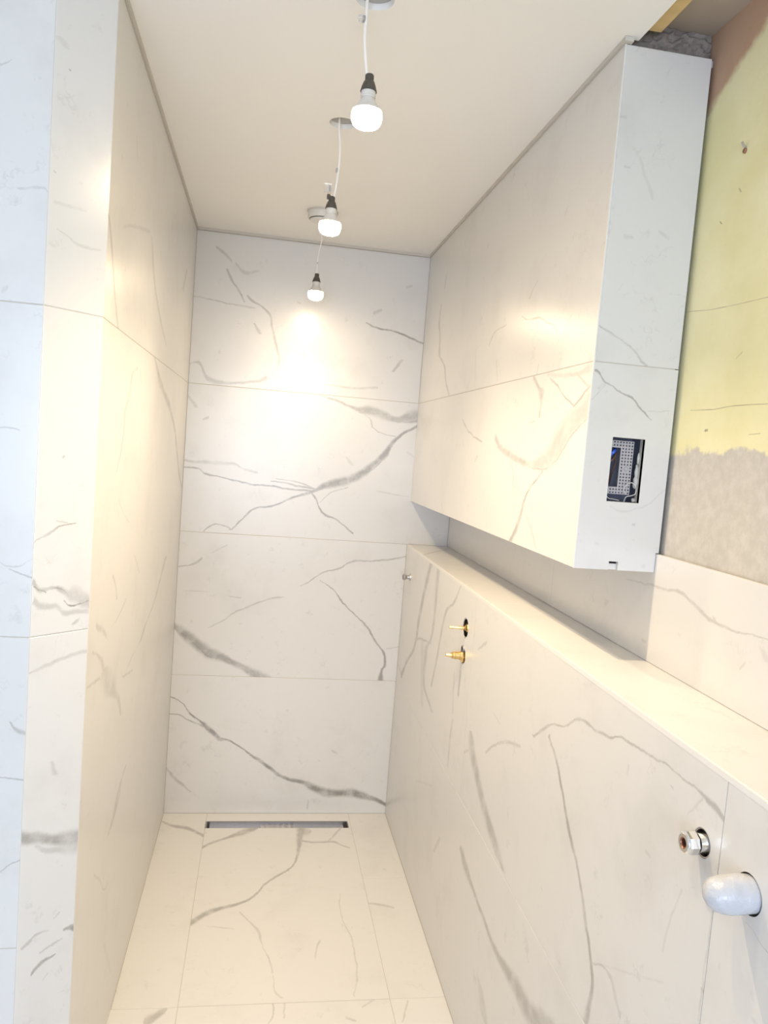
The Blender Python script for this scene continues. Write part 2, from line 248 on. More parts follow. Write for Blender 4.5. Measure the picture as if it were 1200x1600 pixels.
  (1, 0.38, [(-0.6675, 0.7076, 0.0235), (-0.5922, 0.7253, 0.0352), (-0.5268, 0.751, 0.021), (-0.5097, 0.7935, 0.0212), (-0.5093, 0.8653, 0.0227), (-0.5665, 0.9281, 0.0124), (-0.5938, 0.9929, 0.0157), (-0.5972, 1.0512, 0.0164), (-0.5966, 1.1197, 0.0189), (-0.594, 1.1934, 0.0237)]),
  (0, 0.4, [(-0.5806, 0.919, 0.0025), (-0.4934, 0.9053, 0.0038), (-0.395, 0.8893, 0.0044), (-0.316, 0.8547, 0.0042)]),
  (1, 0.4, [(-0.637, 0.7866, 0.0101), (-0.6827, 0.8913, 0.0101), (-0.7039, 0.9641, 0.0101), (-0.7265, 1.0304, 0.0097), (-0.7559, 1.0752, 0.0119), (-0.8457, 1.1265, 0.0097), (-0.9216, 1.2078, 0.0065)]),
  (1, 0.3, [(-0.985, 0.864, 0.0087), (-0.9846, 0.9436, 0.0087)]),
  (1, 0.28, [(-0.9369, 0.6215, 0.0074), (-0.9346, 0.6981, 0.0089), (-0.9468, 0.7798, 0.0069)]),
  (1, 0.2, [(-0.9384, 0.792, 0.0097), (-0.9148, 0.9173, 0.0078)]),
  (1, 0.3, [(-0.1112, 0.6553, 0.0315), (-0.0157, 0.6779, 0.0216)]),
  (1, 0.2, [(-0.5172, 0.6757, 0.0226), (-0.4402, 0.8949, 0.0289)]),
  (1, 0.15, [(-0.8589, 0.4855, 0.0198), (-0.8015, 0.5132, 0.0324)]),
 ],
 'R2': [
  (1, 0.45, [(-1.4892, 0.6078, 0.022), (-1.4408, 0.623, 0.0443), (-1.3928, 0.6474, 0.0534), (-1.3275, 0.6742, 0.0496), (-1.2738, 0.7012, 0.0403), (-1.2148, 0.7377, 0.0421), (-1.1701, 0.7741, 0.0326), (-1.1476, 0.8117, 0.0149)]),
  (1, 0.3, [(-1.2812, 0.678, 0.0094), (-1.2089, 0.726, 0.0117), (-1.1552, 0.768, 0.0093)]),
  (0, 0.3, [(-1.534, 0.9311, 0.0039), (-1.4472, 0.9039, 0.0048), (-1.367, 0.8675, 0.0039), (-1.2927, 0.8139, 0.005)]),
  (0, 0.42, [(-2.2442, 1.1485, 0.0022), (-2.195, 1.1492, 0.0017), (-2.1507, 1.1492, 0.0017), (-2.094, 1.1428, 0.0023), (-2.0419, 1.1384, 0.0024), (-1.9969, 1.1349, 0.0023), (-1.958, 1.1178, 0.0029), (-1.9141, 1.1107, 0.003), (-1.873, 1.1089, 0.0032), (-1.8327, 1.1057, 0.0035), (-1.7964, 1.0833, 0.0033), (-1.7604, 1.0644, 0.0023), (-1.7122, 1.0503, 0.0025), (-1.6646, 1.0211, 0.0045), (-1.6117, 0.9832, 0.003)]),
  (0, 0.42, [(-2.2924, 1.1384, 0.0043), (-2.268, 1.144, 0.0049), (-2.2426, 1.1486, 0.0025)]),
  (0, 0.2, [(-2.2427, 1.1441, 0.0037), (-2.212, 1.1071, 0.0023)]),
  (1, 0.55, [(-1.9776, 0.591, 0.0093), (-1.9851, 0.6394, 0.0072), (-1.9904, 0.6735, 0.006), (-1.9809, 0.7024, 0.0062), (-1.9581, 0.7408, 0.006), (-1.9373, 0.7697, 0.0071), (-1.9146, 0.8048, 0.0064), (-1.8874, 0.8386, 0.0073), (-1.8592, 0.8609, 0.0088), (-1.8172, 0.9034, 0.0074), (-1.782, 0.9457, 0.0064), (-1.7468, 0.9837, 0.0074), (-1.6962, 1.0144, 0.0058)]),
  (0, 0.3, [(-2.0919, 0.7026, 0.0057), (-2.0661, 0.7246, 0.006), (-2.039, 0.7386, 0.0029), (-1.9867, 0.7174, 0.0016)]),
  (1, 0.25, [(-1.3817, 0.926, 0.0124), (-1.3274, 0.9346, 0.0106)]),
  (0, 0.3, [(-1.2181, 1.0919, 0.0052), (-1.1395, 1.0525, 0.003)]),
  (1, 0.22, [(-2.2898, 0.8519, 0.0017), (-2.2891, 0.9021, 0.002), (-2.2905, 0.9716, 0.002), (-2.2914, 1.0129, 0.0016)]),
  (1, 0.15, [(-2.1868, 0.8789, 0.0018), (-2.1967, 0.928, 0.0024), (-2.2179, 0.9952, 0.002)]),
  (0, 0.2, [(-2.1278, 0.9942, 0.0022), (-2.1102, 0.9959, 0.003)]),
  (0, 0.12, [(-2.1971, 0.8386, 0.002), (-1.9921, 0.7224, 0.0015)]),
  (0, 0.25, [(-1.1625, 0.7663, 0.003), (-1.0658, 0.7166, 0.0058), (-0.9973, 0.6477, 0.0069)]),
  (1, 0.35, [(-2.1673, 1.1219, 0.0044), (-2.1647, 1.1256, 0.0028)]),
  (1, 0.2, [(-2.0316, 1.0836, 0.0035), (-2.0334, 1.1009, 0.003)]),
  (0, 0.35, [(-2.2923, 0.8976, 0.0026), (-2.2861, 0.8976, 0.0026)]),
 ],
 'R3': [
  (0, 0.35, [(-2.4041, 1.0281, 0.0009), (-2.3906, 1.0308, 0.0009), (-2.3764, 1.0355, 0.0008), (-2.3592, 1.0388, 0.0007)]),
 ],
 'R4': [
  (0, 0.48, [(-1.8581, 0.4847, 0.0203), (-1.7952, 0.4579, 0.0218), (-1.7076, 0.4248, 0.0243), (-1.6447, 0.4218, 0.0215), (-1.5788, 0.4121, 0.0163), (-1.5066, 0.4049, 0.0114), (-1.4376, 0.4119, 0.0087), (-1.3623, 0.4231, 0.0083), (-1.2809, 0.4351, 0.0088), (-1.21, 0.4486, 0.0173), (-1.1508, 0.4674, 0.0109)]),
  (1, 0.25, [(-0.8585, 0.3009, 0.0074), (-0.921, 0.3801, 0.0095)]),
  (1, 0.25, [(-1.4771, 0.196, 0.0322), (-1.4145, 0.2589, 0.0207)]),
  (0, 0.15, [(-0.7654, 0.4801, 0.0045), (-0.5293, 0.3894, 0.0037)]),
 ],
 'K1': [
  (0, 0.28, [(0.9517, -0.3103, 0.0089), (1.0202, -0.2046, 0.0166), (1.0863, -0.1137, 0.0193), (1.116, -0.0612, 0.0091)]),
 ],
 'S1': [
  (0, 0.2, [(-1.7397, 1.3563, 0.0029), (-1.6819, 1.3525, 0.0024), (-1.6201, 1.3473, 0.0025)]),
  (0, 0.32, [(-2.1149, 1.3391, 0.0013), (-2.0673, 1.3358, 0.0016), (-2.0161, 1.3308, 0.0022), (-1.9679, 1.3312, 0.0029), (-1.9235, 1.3385, 0.0036), (-1.8751, 1.3513, 0.0039), (-1.8341, 1.3617, 0.0034), (-1.7834, 1.3573, 0.0028), (-1.7342, 1.3553, 0.0023)]),
  (1, 0.25, [(-1.961, 1.332, 0.0031), (-1.9535, 1.3403, 0.0052)]),
  (1, 0.2, [(-1.5298, 1.2686, 0.0053), (-1.5404, 1.2859, 0.0092)]),
  (0, 0.18, [(-1.731, 1.236, 0.0031), (-1.7134, 1.2355, 0.0044)]),
  (0, 0.18, [(-2.0547, 1.2867, 0.0033), (-2.0387, 1.2725, 0.0027)]),
  (1, 0.15, [(-2.1082, 1.3024, 0.0088), (-2.0913, 1.3201, 0.0062)]),
 ],
 'F1': [
  (1, 0.5, [(0.5012, -0.447, 0.0052), (0.5372, -0.3829, 0.0044), (0.5544, -0.2854, 0.0081), (0.5628, -0.1988, 0.012), (0.5776, -0.1222, 0.0213)]),
  (0, 0.55, [(0.1788, -0.7509, 0.0174), (0.2049, -0.7196, 0.0166), (0.2393, -0.6902, 0.014), (0.2825, -0.6665, 0.0094), (0.327, -0.6513, 0.0082), (0.3569, -0.6302, 0.0077), (0.3949, -0.5846, 0.0091), (0.4184, -0.5369, 0.0075), (0.4591, -0.4877, 0.0068), (0.5056, -0.4411, 0.0076)]),
  (0, 0.42, [(0.5668, -0.2306, 0.0071), (0.6237, -0.2433, 0.007), (0.6784, -0.2386, 0.0072), (0.7301, -0.2669, 0.0067), (0.7568, -0.2878, 0.0039)]),
  (0, 0.35, [(0.6768, -0.2351, 0.0067), (0.7063, -0.1818, 0.0089), (0.7365, -0.1303, 0.0067)]),
  (0, 0.3, [(0.5545, -0.1808, 0.0183), (0.5923, -0.1592, 0.0275), (0.6111, -0.1538, 0.011)]),
  (0, 0.52, [(0.1712, -0.2857, 0.0099), (0.2093, -0.2477, 0.0097), (0.2509, -0.2173, 0.0076), (0.2936, -0.1879, 0.0134), (0.3372, -0.1578, 0.0211), (0.3957, -0.1251, 0.0077)]),
  (1, 0.28, [(0.443, -0.9965, 0.0031), (0.432, -0.9302, 0.0025), (0.4148, -0.8764, 0.0022), (0.404, -0.8205, 0.0045), (0.3929, -0.7857, 0.0054), (0.3667, -0.7433, 0.0036), (0.3382, -0.6971, 0.0026)]),
  (1, 0.22, [(0.468, -1.1056, 0.0042), (0.4505, -1.0775, 0.0027), (0.4448, -1.0112, 0.0013)]),
  (1, 0.26, [(0.6776, -1.1031, 0.0021), (0.6881, -1.0711, 0.0027), (0.6996, -1.0037, 0.0028), (0.7023, -0.9527, 0.0025), (0.7017, -0.8662, 0.0027), (0.686, -0.7727, 0.0024), (0.6795, -0.6854, 0.002), (0.6874, -0.6063, 0.002)]),
  (1, 0.26, [(0.5756, -0.9418, 0.0018), (0.5841, -0.8889, 0.0026), (0.5988, -0.8531, 0.0041)]),
  (0, 0.2, [(0.2336, -0.7658, 0.0029), (0.3207, -0.7853, 0.0035)]),
 ],
 'F2': [
  (0, 0.5, [(-0.0019, -0.0644, 0.0055), (0.0477, -0.1054, 0.0108), (0.1029, -0.1239, 0.0143), (0.1408, -0.1513, 0.0128), (0.1772, -0.187, 0.0129)]),
 ],
 'F3': [
  (0, 0.32, [(0.7839, -0.6574, 0.0055), (0.8315, -0.6707, 0.0077), (0.8687, -0.6875, 0.0043)]),
 ],
 'F4': [
  (0, 0.45, [(0.0959, -1.1881, 0.0258), (0.1211, -1.1596, 0.0173), (0.1499, -1.132, 0.0091)]),
 ],
 'F5': [
  (1, 0.32, [(0.4242, -1.2073, 0.003), (0.4429, -1.1694, 0.0026), (0.4447, -1.1222, 0.0019)]),
  (1, 0.3, [(0.4736, -1.1838, 0.0025), (0.4753, -1.1194, 0.0025)]),
  (0, 0.3, [(0.6942, -1.1551, 0.0028), (0.7374, -1.1254, 0.0038)]),
  (0, 0.3, [(0.6432, -1.1917, 0.0056), (0.673, -1.2068, 0.0037)]),
 ],
 'F6': [
  (1, 0.3, [(0.8028, -1.2151, 0.0027), (0.8335, -1.1341, 0.0028)]),
 ],
 'PW': [
  (0, 0.5, [(-2.0291, 1.7165, 0.0007), (-1.9254, 1.717, 0.0009), (-1.8471, 1.7134, 0.001), (-1.7814, 1.7148, 0.0008)]),
  (0, 0.4, [(-1.9963, 1.8966, 0.0008), (-1.8307, 1.9035, 0.0009), (-1.7297, 1.9142, 0.0007)]),
  (0, 0.4, [(-1.926, 1.8116, 0.0018), (-1.9092, 1.8022, 0.0014)]),
  (0, 0.8, [(-1.8463, 1.675, 0.0025), (-1.8359, 1.6739, 0.0025)]),
  (0, 0.4, [(-2.002, 1.6674, 0.0008), (-1.9714, 1.6655, 0.0007)]),
  (1, 0.6, [(-1.8668, 2.1055, 0.0025), (-1.8594, 2.1146, 0.0017)]),
  (1, 0.6, [(-1.8163, 2.0627, 0.0019), (-1.8088, 2.0694, 0.0019)]),
 ],
}


# ------------------------------------------------------------------ materials
def new_mat(name):
    m = bpy.data.materials.new(name)
    m.use_nodes = True
    nt = m.node_tree
    return m, nt, nt.nodes['Principled BSDF']

def simple(name, color, rough=0.5, metal=0.0, noise=0.0, nscale=30.0, bump=0.0, emit=None, alpha_trans=None):
    m, nt, b = new_mat(name)
    b.inputs['Base Color'].default_value = (*color, 1)
    b.inputs['Roughness'].default_value = rough
    b.inputs['Metallic'].default_value = metal
    if noise or bump:
        g = nt.nodes.new('ShaderNodeNewGeometry')
        n = nt.nodes.new('ShaderNodeTexNoise')
        n.inputs['Scale'].default_value = nscale
        n.inputs['Detail'].default_value = 5
        nt.links.new(g.outputs['Position'], n.inputs['Vector'])
        if noise:
            mx = nt.nodes.new('ShaderNodeMix'); mx.data_type = 'RGBA'
            mx.inputs[6].default_value = (*[c * (1 - noise) for c in color], 1)
            mx.inputs[7].default_value = (*[min(1, c * (1 + noise)) for c in color], 1)
            nt.links.new(n.outputs['Fac'], mx.inputs[0])
            nt.links.new(mx.outputs[2], b.inputs['Base Color'])
        if bump:
            bp = nt.nodes.new('ShaderNodeBump')
            bp.inputs['Strength'].default_value = bump
            bp.inputs['Distance'].default_value = 0.004
            nt.links.new(n.outputs['Fac'], bp.inputs['Height'])
            nt.links.new(bp.outputs[0], b.inputs['Normal'])
    if alpha_trans:
        b.inputs['Transmission Weight'].default_value = alpha_trans
    if emit:
        b.inputs['Emission Color'].default_value = emit[0]
        b.inputs['Emission Strength'].default_value = emit[1]
    return m

def math_node(nt, op, a, b=None, c=None, clamp=False):
    n = nt.nodes.new('ShaderNodeMath'); n.operation = op; n.use_clamp = clamp
    for i, x in enumerate((a, b, c)):
        if x is None: continue
        if isinstance(x, (int, float)): n.inputs[i].default_value = x
        else: nt.links.new(x, n.inputs[i])
    return n.outputs[0]

def noise_node(nt, vec, scale, detail=3.0, rough=0.5):
    n = nt.nodes.new('ShaderNodeTexNoise')
    n.inputs['Scale'].default_value = scale
    n.inputs['Detail'].default_value = detail
    n.inputs['Roughness'].default_value = rough
    nt.links.new(vec, n.inputs['Vector'])
    return n

def curve_node(nt, fac, pts):
    n = nt.nodes.new('ShaderNodeFloatCurve')
    c = n.mapping.curves[0]
    n.mapping.use_clip = False
    while len(c.points) < len(pts): c.points.new(0.5, 0.5)
    for p_, (x, y) in zip(c.points, pts):
        p_.location = (x, y); p_.handle_type = 'AUTO_CLAMPED'
    n.mapping.extend = 'HORIZONTAL'
    n.mapping.update()
    nt.links.new(fac, n.inputs['Value'])
    return n.outputs[0]

def vein_mask(nt, key, axes, wig=0.0075):
    """strength of the printed veins of one tile, drawn in the tile's own plane"""
    geo = nt.nodes.new('ShaderNodeNewGeometry')
    nz = noise_node(nt, geo.outputs['Position'], 24, 5, 0.68)
    sub = nt.nodes.new('ShaderNodeVectorMath'); sub.operation = 'SUBTRACT'
    nt.links.new(nz.outputs['Color'], sub.inputs[0]); sub.inputs[1].default_value = (0.5, 0.5, 0.5)
    mad = nt.nodes.new('ShaderNodeVectorMath'); mad.operation = 'MULTIPLY_ADD'
    nt.links.new(sub.outputs[0], mad.inputs[0]); mad.inputs[1].default_value = (wig * 2,) * 3
    nt.links.new(geo.outputs['Position'], mad.inputs[2])
    sep = nt.nodes.new('ShaderNodeSeparateXYZ'); nt.links.new(mad.outputs[0], sep.inputs[0])
    uv = [sep.outputs['XYZ'.index(a)] for a in axes]
    mott = noise_node(nt, geo.outputs['Position'], 20, 4, 0.6)
    mo = nt.nodes.new('ShaderNodeMapRange'); mo.clamp = True
    mo.inputs['From Min'].default_value = 0.36; mo.inputs['From Max'].default_value = 0.56
    mo.inputs['To Min'].default_value = 0.5; mo.inputs['To Max'].default_value = 1.0
    nt.links.new(mott.outputs['Fac'], mo.inputs['Value'])
    acc = None
    for ax, dark, pts in VEINS.get(key, []):
        t, q = uv[ax], uv[1 - ax]
        a0, a1 = pts[0][ax], pts[-1][ax]
        cs = [p_[1 - ax] for p_ in pts]
        c0, c1 = min(cs), max(cs)
        if c1 - c0 < 1e-3: c1 = c0 + 1e-3
        ws = [p_[2] for p_ in pts]; wm = max(ws)
        mr = nt.nodes.new('ShaderNodeMapRange'); mr.clamp = True
        nt.links.new(t, mr.inputs['Value'])
        e = (a1 - a0) * 0.02
        mr.inputs['From Min'].default_value = a0 - e; mr.inputs['From Max'].default_value = a1 + e
        s = mr.outputs[0]
        nrm = lambda x: (x - a0 + e) / (a1 - a0 + 2 * e)
        cc = curve_node(nt, s, [(nrm(p_[ax]), (p_[1 - ax] - c0) / (c1 - c0)) for p_ in pts])
        wc = curve_node(nt, s, [(0, 0)] + [(nrm(p_[ax]), p_[2] / wm) for p_ in pts] + [(1, 0)])
        cen = math_node(nt, 'MULTIPLY_ADD', cc, c1 - c0, c0)
        d = math_node(nt, 'ABSOLUTE', math_node(nt, 'SUBTRACT', q, cen))
        wd = math_node(nt, 'MAXIMUM', math_node(nt, 'MULTIPLY', wc, wm * 1.25), 1e-5)
        m2 = nt.nodes.new('ShaderNodeMapRange'); m2.interpolation_type = 'SMOOTHSTEP'
        nt.links.new(math_node(nt, 'DIVIDE', d, wd), m2.inputs['Value'])
        m2.inputs['From Min'].default_value = 0.25; m2.inputs['From Max'].default_value = 1.25
        m2.inputs['To Min'].default_value = min(1.0, dark * 1.2); m2.inputs['To Max'].default_value = 0.0
        acc = m2.outputs[0] if acc is None else math_node(nt, 'MAXIMUM', acc, m2.outputs[0])
    if acc is None: return None, geo
    return math_node(nt, 'MULTIPLY', acc, mo.outputs[0]), geo

VEIN_COLOR = (0.205, 0.193, 0.175, 1)
TILE_A, TILE_B = (0.64, 0.633, 0.62, 1), (0.57, 0.56, 0.545, 1)

def marble(key, axes, seed):
    m, nt, b = new_mat('marble_tile_' + key)
    mask, geo = vein_mask(nt, key, axes)
    off = nt.nodes.new('ShaderNodeVectorMath'); off.operation = 'ADD'
    nt.links.new(geo.outputs['Position'], off.inputs[0])
    off.inputs[1].default_value = (seed * 3.7, seed * 1.3, seed * 2.1)
    cloud = noise_node(nt, off.outputs[0], 5.0, 5, 0.6)
    mr = nt.nodes.new('ShaderNodeMapRange'); mr.clamp = True
    mr.inputs['From Min'].default_value = 0.52; mr.inputs['From Max'].default_value = 0.80
    nt.links.new(cloud.outputs['Fac'], mr.inputs['Value'])
    base = nt.nodes.new('ShaderNodeMix'); base.data_type = 'RGBA'
    base.inputs[6].default_value = TILE_A; base.inputs[7].default_value = TILE_B
    nt.links.new(mr.outputs[0], base.inputs[0])
    # faint flecks
    fl = noise_node(nt, off.outputs[0], 17.0, 6, 0.72)
    fr = nt.nodes.new('ShaderNodeMapRange'); fr.clamp = True
    fr.inputs['From Min'].default_value = 0.62; fr.inputs['From Max'].default_value = 0.80
    fr.inputs['To Max'].default_value = 0.40
    nt.links.new(fl.outputs['Fac'], fr.inputs['Value'])
    # hairline veinlets, only where a second noise lets them through
    hn = noise_node(nt, off.outputs[0], 3.2, 6, 0.62)
    hd = math_node(nt, 'ABSOLUTE', math_node(nt, 'SUBTRACT', hn.outputs['Fac'], 0.47))
    hr = nt.nodes.new('ShaderNodeMapRange'); hr.clamp = True
    hr.inputs['From Min'].default_value = 0.001; hr.inputs['From Max'].default_value = 0.007
    hr.inputs['To Min'].default_value = 1.0; hr.inputs['To Max'].default_value = 0.0
    nt.links.new(hd, hr.inputs['Value'])
    gate = nt.nodes.new('ShaderNodeMapRange'); gate.clamp = True
    gate.inputs['From Min'].default_value = 0.50; gate.inputs['From Max'].default_value = 0.66
    gate.inputs['To Max'].default_value = 0.20
    nt.links.new(fl.outputs['Fac'], gate.inputs['Value'])
    hair = math_node(nt, 'MULTIPLY', hr.outputs[0], gate.outputs[0])
    fleck = math_node(nt, 'MAXIMUM', fr.outputs[0], hair)
    tot = fleck if mask is None else math_node(nt, 'MAXIMUM', mask, fleck)
    mx = nt.nodes.new('ShaderNodeMix'); mx.data_type = 'RGBA'
    nt.links.new(tot, mx.inputs[0]); nt.links.new(base.outputs[2], mx.inputs[6])
    mx.inputs[7].default_value = VEIN_COLOR
    nt.links.new(mx.outputs[2], b.inputs['Base Color'])
    b.inputs['Roughness'].default_value = 0.29
    b.inputs['IOR'].default_value = 1.75
    return m

M = {}
M['grout'] = simple('grout', (0.50, 0.47, 0.42), 0.9)
M['board'] = simple('backer_board', (0.42, 0.41, 0.40), 0.9, noise=0.15)
M['paint'] = simple('white_ceiling_paint', (0.84, 0.825, 0.79), 0.85, noise=0.012, nscale=4)
M['white_wall'] = simple('white_plaster', (0.62, 0.62, 0.62), 0.9, noise=0.03, nscale=4)
M['trim'] = simple('grey_edge_profile', (0.54, 0.51, 0.46), 0.6)
M['edge'] = simple('white_edge_profile', (0.70, 0.69, 0.67), 0.35)
M['old_ceiling'] = simple('old_ceiling_plaster', (0.40, 0.33, 0.26), 0.95, noise=0.12, nscale=9)
M['mortar'] = simple('rough_mortar', (0.23, 0.20, 0.18), 0.95, noise=0.45, nscale=60, bump=0.9)
M['timber'] = simple('timber', (0.62, 0.44, 0.20), 0.8, noise=0.2, nscale=40)
M['chrome'] = simple('chrome', (0.78, 0.77, 0.76), 0.12, 1.0)
M['steel'] = simple('brushed_steel', (0.50, 0.49, 0.50), 0.32, 1.0, noise=0.1, nscale=80)
M['dull_steel'] = simple('dull_steel', (0.34, 0.33, 0.33), 0.4, 1.0, noise=0.15, nscale=60)
M['brass'] = simple('brass', (0.80, 0.58, 0.26), 0.28, 1.0, noise=0.12, nscale=120)
M['copper'] = simple('copper', (0.42, 0.20, 0.13), 0.4, 0.9)
M['dark'] = simple('painted_cavity_shade', (0.035, 0.035, 0.04), 0.8)  # near-black colour stands in for the shade inside wall openings
M['box'] = simple('slate_plastic', (0.13, 0.14, 0.19), 0.5, noise=0.3, nscale=50)
M['plate'] = simple('grey_steel_plate', (0.40, 0.39, 0.42), 0.5, 0.15)
M['cable_white'] = simple('white_cable', (0.86, 0.83, 0.78), 0.45)
M['black'] = simple('black_bakelite', (0.075, 0.065, 0.055), 0.45)
M['white_plastic'] = simple('white_plastic', (0.66, 0.64, 0.60), 0.4)
M['clear'] = simple('clear_plastic', (0.95, 0.95, 0.95), 0.08, alpha_trans=0.85)
M['wrap'] = simple('plastic_wrap', (0.50, 0.51, 0.54), 0.2, noise=0.10, nscale=55, bump=1.0)
M['blue'] = simple('blue_wire', (0.03, 0.10, 0.60), 0.4)
M['brown'] = simple('brown_wire', (0.10, 0.06, 0.05), 0.4)
M['green'] = simple('green_yellow_wire', (0.35, 0.55, 0.15), 0.4)
M['adhesive'] = simple('tile_adhesive', (0.55, 0.54, 0.51), 0.9, noise=0.2, nscale=90, bump=0.6)
M['glow'] = simple('lit_lamp_dome', (1, 0.95, 0.85), 0.3, emit=(BULB_COLOR, BULB))
M['glow_weak'] = simple('lit_weaker_lamp_front', (1, 0.95, 0.85), 0.3, emit=(BULB_COLOR, BULB * 0.35))
M['dome'] = simple('glowing_glass', (1, 0.95, 0.85), 0.3, emit=(BULB_COLOR, DOME))
M['red'] = simple('red_wall_plug', (0.30, 0.16, 0.09), 0.6)

def plaster_mat():
    m, nt, b = new_mat('old_painted_plaster')
    mask, geo = vein_mask(nt, 'PW', 'YZ', 0.001)
    sep = nt.nodes.new('ShaderNodeSeparateXYZ'); nt.links.new(geo.outputs['Position'], sep.inputs[0])
    n1 = noise_node(nt, geo.outputs['Position'], 9, 4, 0.6)
    n2 = noise_node(nt, geo.outputs['Position'], 45, 5, 0.7)
    n3 = noise_node(nt, geo.outputs['Position'], 5, 5, 0.6)
    def mixc(fac, a, bb):
        mx = nt.nodes.new('ShaderNodeMix'); mx.data_type = 'RGBA'
        nt.links.new(fac, mx.inputs[0])
        for i, c in ((6, a), (7, bb)):
            if isinstance(c, tuple): mx.inputs[i].default_value = (*c, 1)
            else: nt.links.new(c, mx.inputs[i])
        return mx.outputs[2]
    def ramp(v, lo, hi):
        mr = nt.nodes.new('ShaderNodeMapRange'); mr.clamp = True; mr.interpolation_type = 'SMOOTHSTEP'
        mr.inputs['From Min'].default_value = lo; mr.inputs['From Max'].default_value = hi
        nt.links.new(v, mr.inputs['Value']); return mr.outputs[0]
    grey = mixc(ramp(n2.outputs['Fac'], 0.35, 0.7), (0.46, 0.435, 0.395), (0.53, 0.505, 0.465))
    yellow = mixc(ramp(n3.outputs['Fac'], 0.35, 0.68), (0.68, 0.64, 0.36), (0.74, 0.70, 0.45))
    brown = mixc(ramp(n3.outputs['Fac'], 0.35, 0.65), (0.42, 0.26, 0.17), (0.48, 0.32, 0.22))
    zz = math_node(nt, 'MULTIPLY_ADD', math_node(nt, 'SUBTRACT', n1.outputs['Fac'], 0.5), 0.11, sep.outputs['Z'])
    c1 = mixc(ramp(zz, 1.628, 1.638), grey, yellow)
    # bare brown skim in the upper corner: rises with distance from the boxed unit
    yy = math_node(nt, 'MULTIPLY_ADD', sep.outputs['Y'], 0.55, zz)
    c2 = mixc(ramp(yy, 1.340, 1.375), c1, brown)
    if mask is not None: c2 = mixc(mask, c2, (0.16, 0.13, 0.09))
    nt.links.new(c2, b.inputs['Base Color'])
    b.inputs['Roughness'].default_value = 0.8
    bp = nt.nodes.new('ShaderNodeBump'); bp.inputs['Strength'].default_value = 0.25; bp.inputs['Distance'].default_value = 0.003
    nt.links.new(n2.outputs['Fac'], bp.inputs['Height']); nt.links.new(bp.outputs[0], b.inputs['Normal'])
    return m
M['plaster'] = plaster_mat()

# ------------------------------------------------------------------ object helpers
def tag(o, label=None, cat=None, group=None, kind=None):
    if label: o['label'] = label
    if cat: o['category'] = cat
    if group: o['group'] = group
    if kind: o['kind'] = kind
    return o

def link(name, mesh, parent=None, loc=(0, 0, 0)):
    o = bpy.data.objects.new(name, mesh)
    col.objects.link(o)
    o.location = loc
    if parent is not None: o.parent = parent
    return o

def from_bm(name, bm, mat, parent=None, loc=(0, 0, 0), smooth=False):
    bmesh.ops.recalc_face_normals(bm, faces=bm.faces)
    me = bpy.data.meshes.new(name)
    bm.to_mesh(me); bm.free()
    me.materials.append(mat)
    if smooth:
        for p_ in me.polygons: p_.use_smooth = True
        me.set_sharp_from_angle(angle=math.radians(40))
    return link(name, me, parent, loc)

def origin_of(parent):
    return parent.location.copy() if parent is not None else Vector((0, 0, 0))

def box_bm(lo, hi, bm=None, bevel=0.0):
    bm = bm or bmesh.new()
    r_ = bmesh.ops.create_cube(bm, size=1.0)
    for v_ in r_['verts']:
        v_.co = Vector([(lo[i] + hi[i]) / 2 + v_.co[i] * (hi[i] - lo[i]) for i in range(3)])
    if bevel:
        bmesh.ops.bevel(bm, geom=list({e for v_ in r_['verts'] for e in v_.link_edges}), offset=bevel, segments=2, affect='EDGES')
    return bm

def box(name, lo, hi, mat, parent=None, bevel=0.0):
    c = Vector([(lo[i] + hi[i]) / 2 for i in range(3)])
    bm = box_bm([lo[i] - c[i] for i in range(3)], [hi[i] - c[i] for i in range(3)], bevel=bevel)
    return from_bm(name, bm, mat, parent, c - origin_of(parent))

def lathe_bm(prof, n=28, axis='Z', bm=None, origin=(0, 0, 0)):
    """revolve (radius, height) pairs about an axis through origin"""
    bm = bm or bmesh.new()
    def place(rr, h, a):
        c, s = rr * math.cos(a), rr * math.sin(a)
        v_ = {'Z': (c, s, h), 'X': (h, c, s), 'Y': (c, h, s)}[axis]
        return [v_[i] + origin[i] for i in range(3)]
    rings = []
    for rr, h in prof:
        if rr < 1e-6: rings.append([bm.verts.new(place(0, h, 0))])
        else: rings.append([bm.verts.new(place(rr, h, 2 * math.pi * k / n)) for k in range(n)])
    for A, B in zip(rings, rings[1:]):
        if len(A) == 1 and len(B) == 1: continue
        for k in range(n):
            k2 = (k + 1) % n
            if len(A) == 1: bm.faces.new((A[0], B[k], B[k2]))
            elif len(B) == 1: bm.faces.new((A[k], B[0], A[k2]))
            else: bm.faces.new((A[k], B[k], B[k2], A[k2]))
    return bm

def tube_bm(pts, rad, n=8, bm=None, sub=5):
    bm = bm or bmesh.new()
    P = [Vector(p_) for p_ in pts]
    path = []
    for i in range(len(P) - 1):                    # Catmull-Rom
        p0, p1, p2, p3 = P[max(i - 1, 0)], P[i], P[i + 1], P[min(i + 2, len(P) - 1)]
        for k in range(sub):
            t = k / sub
            path.append(0.5 * ((2 * p1) + (p2 - p0) * t + (2 * p0 - 5 * p1 + 4 * p2 - p3) * t * t + (3 * p1 - p0 - 3 * p2 + p3) * t ** 3))
    path.append(P[-1])
    rings = []
    up = Vector((0.31, 0.77, 0.55)).normalized()
    for i, q in enumerate(path):
        d = (path[min(i + 1, len(path) - 1)] - path[max(i - 1, 0)]).normalized()
        x = d.cross(up).normalized(); y = d.cross(x)
        rings.append([bm.verts.new(q + rad * (math.cos(2 * math.pi * k / n) * x + math.sin(2 * math.pi * k / n) * y)) for k in range(n)])
    for A, B in zip(rings, rings[1:]):
        for k in range(n): bm.faces.new((A[k], B[k], B[(k + 1) % n], A[(k + 1) % n]))
    bm.faces.new(rings[0]); bm.faces.new(rings[-1][::-1])
    return bm

